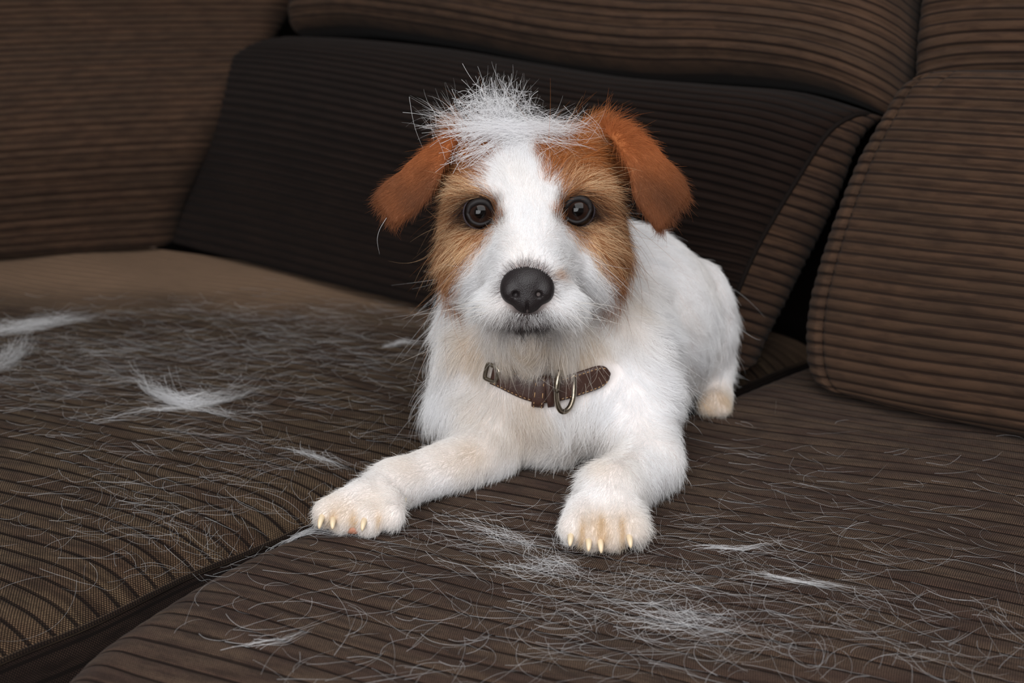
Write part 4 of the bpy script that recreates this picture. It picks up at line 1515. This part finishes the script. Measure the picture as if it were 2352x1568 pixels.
def tuft(spine, n, width, Lmm, label, splay=.25, hgt=.004, on_seat=True, Ys=None, kk=9, rad_=(.000035, .00008)):
    """A lock of shed hair following a spine traced on the cushion."""
    if on_seat:
        sp3 = np.array([G(x, y, 0.0) for x, y in spine])
    else:
        sp3 = np.array([P(x, y, Y) for (x, y), Y in zip(spine, Ys)])
    n = int(n * .8)
    tot = np.linalg.norm(np.diff(sp3, axis=0), axis=1).sum()
    Ls = np.minimum(rng.uniform(.45, 1.0, n) * Lmm * 1e-3, tot)
    c0 = np.clip(rng.normal(.5, .22, n), 0, 1)
    t = np.linspace(-.5, .5, kk)
    par = c0[:, None] + t[None] * (Ls / tot)[:, None]
    P3 = poly_interp(sp3, np.clip(par, 0, 1).ravel()).reshape(n, kk, 3)
    ext = (par - np.clip(par, 0, 1))[..., None] * tot
    d0 = unit(sp3[1] - sp3[0])
    d1 = unit(sp3[-1] - sp3[-2])
    P3 = P3 + np.where(par[..., None] > 1, d1, d0) * ext
    wig = rng.normal(0, 1, (n, kk, 2)).cumsum(1).cumsum(1)
    wig = (wig - wig.mean(1, keepdims=True)) * (.016 + .05 * splay) * Ls[:, None, None] / kk
    tg = unit(np.gradient(P3, axis=1))
    sd_ = np.cross(tg, [0, 0, 1.0] if on_seat else [0, 1.0, 0])
    wd = rng.normal(0, width * .5, (n, 1, 1)) * (1 - .6 * np.abs(t * 2)[None, :, None])
    fan = rng.normal(0, splay, (n, 1, 1)) * (t[None, :, None] ** 2 * np.sign(t)[None, :, None]) * Ls[:, None, None]
    cur_ = rng.normal(0, splay * .6, (n, 1, 1)) * ((t * 2)[None, :, None] ** 2 - .3) * Ls[:, None, None] * .5
    P3 = P3 + sd_ * (wd + fan + cur_)
    P3[..., :2] += wig
    if on_seat:
        z = seat_z(P3.reshape(-1, 3)[:, :2]).reshape(n, kk)
        up_h = np.abs(rng.normal(0, hgt, (n, 1))) * (1 - .5 * np.abs(t * 2))[None] + rng.exponential(hgt * .5, (n, 1)) * (t * 2)[None] ** 2
        P3[..., 2] = z + .0006 + up_h
    else:
        P3[..., 1] += rng.normal(0, hgt, (n, 1))
    o = hair('hair_tuft', P3, rng.uniform(rad_[0], rad_[1], n), SHED * rng.uniform(.85, 1.04, (n, 1)), M_SHED)
    tag(o, label, 'hair tuft', 'tufts of shed white hair')
    TUFTS.append(o)
    return P3


tuft([(318, 890), (365, 920), (430, 938), (500, 930), (572, 905)], 460, .0042, 46, 'crescent-shaped tuft of white hair lying alone on the left seat cushion', .16, .006)
tuft([(230, 970), (330, 950), (430, 945), (560, 960)], 90, .008, 40, 'thin flat wisp of white hair just below the crescent tuft', .3, .002)
tuft([(-60, 778), (40, 764), (120, 752), (205, 735)], 260, .014, 60, 'long white tuft nearest the side cushion at the left edge', .3, .006)
tuft([(-60, 880), (0, 852), (40, 822), (75, 790)], 280, .014, 50, 'second white tuft at the left edge, in front of the long one', .3, .008)
tuft([(890, 802), (925, 795), (965, 796)], 60, .003, 26, "small white tuft beside the dog's chest on the left cushion", .2, .002)
tuft([(1060, 1200), (1140, 1222), (1210, 1252), (1262, 1300)], 90, .012, 42, 'tangle of white hair between the two front paws', .6, .003)
tuft([(1150, 1300), (1215, 1310), (1290, 1300), (1350, 1330)], 60, .014, 36, 'loose white tangle in front of the upright paw', .8, .003)
tuft([(1600, 1262), (1680, 1266), (1760, 1258)], 46, .004, 36, "small white wisp a hand to the right of the upright paw", .3, .001)
tuft([(1740, 1330), (1830, 1345), (1930, 1358)], 46, .006, 42, 'thin straight white wisp on the right seat cushion, past the small one', .3, .001)
tuft([(1450, 1400), (1540, 1425), (1620, 1440), (1700, 1450)], 75, .018, 44, 'wide white tangle in the middle foreground of the right cushion', .7, .003)
tuft([(560, 1498), (640, 1482), (700, 1462)], 22, .005, 36, 'pale wisp in the near foreground beside the gap', .3, .001)
tuft([(600, 1230), (690, 1222), (770, 1235), (850, 1240)], 60, .006, 50, "white strands bridging the gap under the dog's stretched paw", .4, .002)
tuft([(660, 1022), (720, 1035), (790, 1052)], 60, .007, 34, "faint white wisp on the left cushion behind the stretched paw", .5, .002)

# the clump of shed hair lying on the dog's head
hp = []


def head_blob(n, x, y, sx_, sy_, Y, sY, ang, spread, La, Lb, cv, out=.4):
    t = np.linspace(-.5, .5, 9)
    c = P(x + rng.normal(0, sx_, n), y + rng.normal(0, sy_, n), Y + rng.normal(0, sY, n))
    a = np.radians(ang + rng.normal(0, spread, n))
    L_ = rng.uniform(La, Lb, n) * 1e-3
    dep = rng.normal(0, out, n)
    cvv = rng.normal(0, cv, n)
    hd = a[:, None] + cvv[:, None] * t[None] + rng.normal(0, .12, (n, 9)).cumsum(1) * .5
    st = (L_ / 8)[:, None]
    dx, dz, dy = np.cos(hd) * st, np.sin(hd) * st, (dep[:, None] * st) * np.ones((1, 9))
    q = np.stack([dx, dy, dz], -1).cumsum(1)
    q += (c - q[:, 4])[:, None]
    q[..., 2] -= 4.5 * (q[..., 0] - q[:, 4:5, 0]) ** 2
    hp.append(q)


head_blob(520, 1170, 294, 44, 9, .872, .010, 2, 14, 30, 54, .7)
head_blob(200, 1250, 297, 36, 7, .876, .008, -4, 17, 16, 32, .8)
head_blob(330, 1135, 250, 34, 19, .888, .010, 40, 75, 18, 36, 3.6)
head_blob(50, 1150, 235, 26, 16, .885, .010, 85, 25, 18, 32, .8)
head_blob(90, 1050, 278, 30, 16, .880, .012, 155, 25, 22, 40, .9)
head_blob(50, 1310, 282, 30, 8, .878, .012, 15, 30, 16, 30, .8)
head_blob(34, 1112, 340, 26, 6, .850, .006, 24, 9, 22, 38, .5, .15)
head_blob(12, 1068, 362, 26, 24, .853, .010, 45, 40, 14, 28, 1.0, .2)
head_blob(50, 1240, 322, 50, 9, .850, .006, -10, 16, 18, 32, .6, .15)
hp = np.vstack(hp)
stray = [([(940, 222), (946, 262), (955, 300), (972, 342)], .858), ([(888, 500), (872, 526), (866, 552), (872, 584)], .846), ([(925, 258), (965, 262), (1005, 272), (1040, 282)], .868)]
hp = np.vstack([hp, np.array([poly_interp([P(x, y, Yq) for x, y in q], np.linspace(0, 1, 9)) for q, Yq in stray])])
fl3 = hp.reshape(-1, 3)
for _ in range(2):
    sd_ = sample(fl3)
    bad = sd_ < .0035
    fl3[bad] += gradient(fl3[bad]) * (.004 - sd_[bad])[:, None]
hp = fl3.reshape(hp.shape)
sm = hp.copy()
sm[:, 1:-1] = (hp[:, :-2] + hp[:, 1:-1] * 2 + hp[:, 2:]) / 4
o = hair('hair_tuft', sm, rng.uniform(.00005, .00011, len(sm)), SHED * rng.uniform(.9, 1.05, (len(sm), 1)), M_SHED)
tag(o, "messy clump of shed white hair piled on top of the dog's head", 'hair tuft', 'tufts of shed white hair')
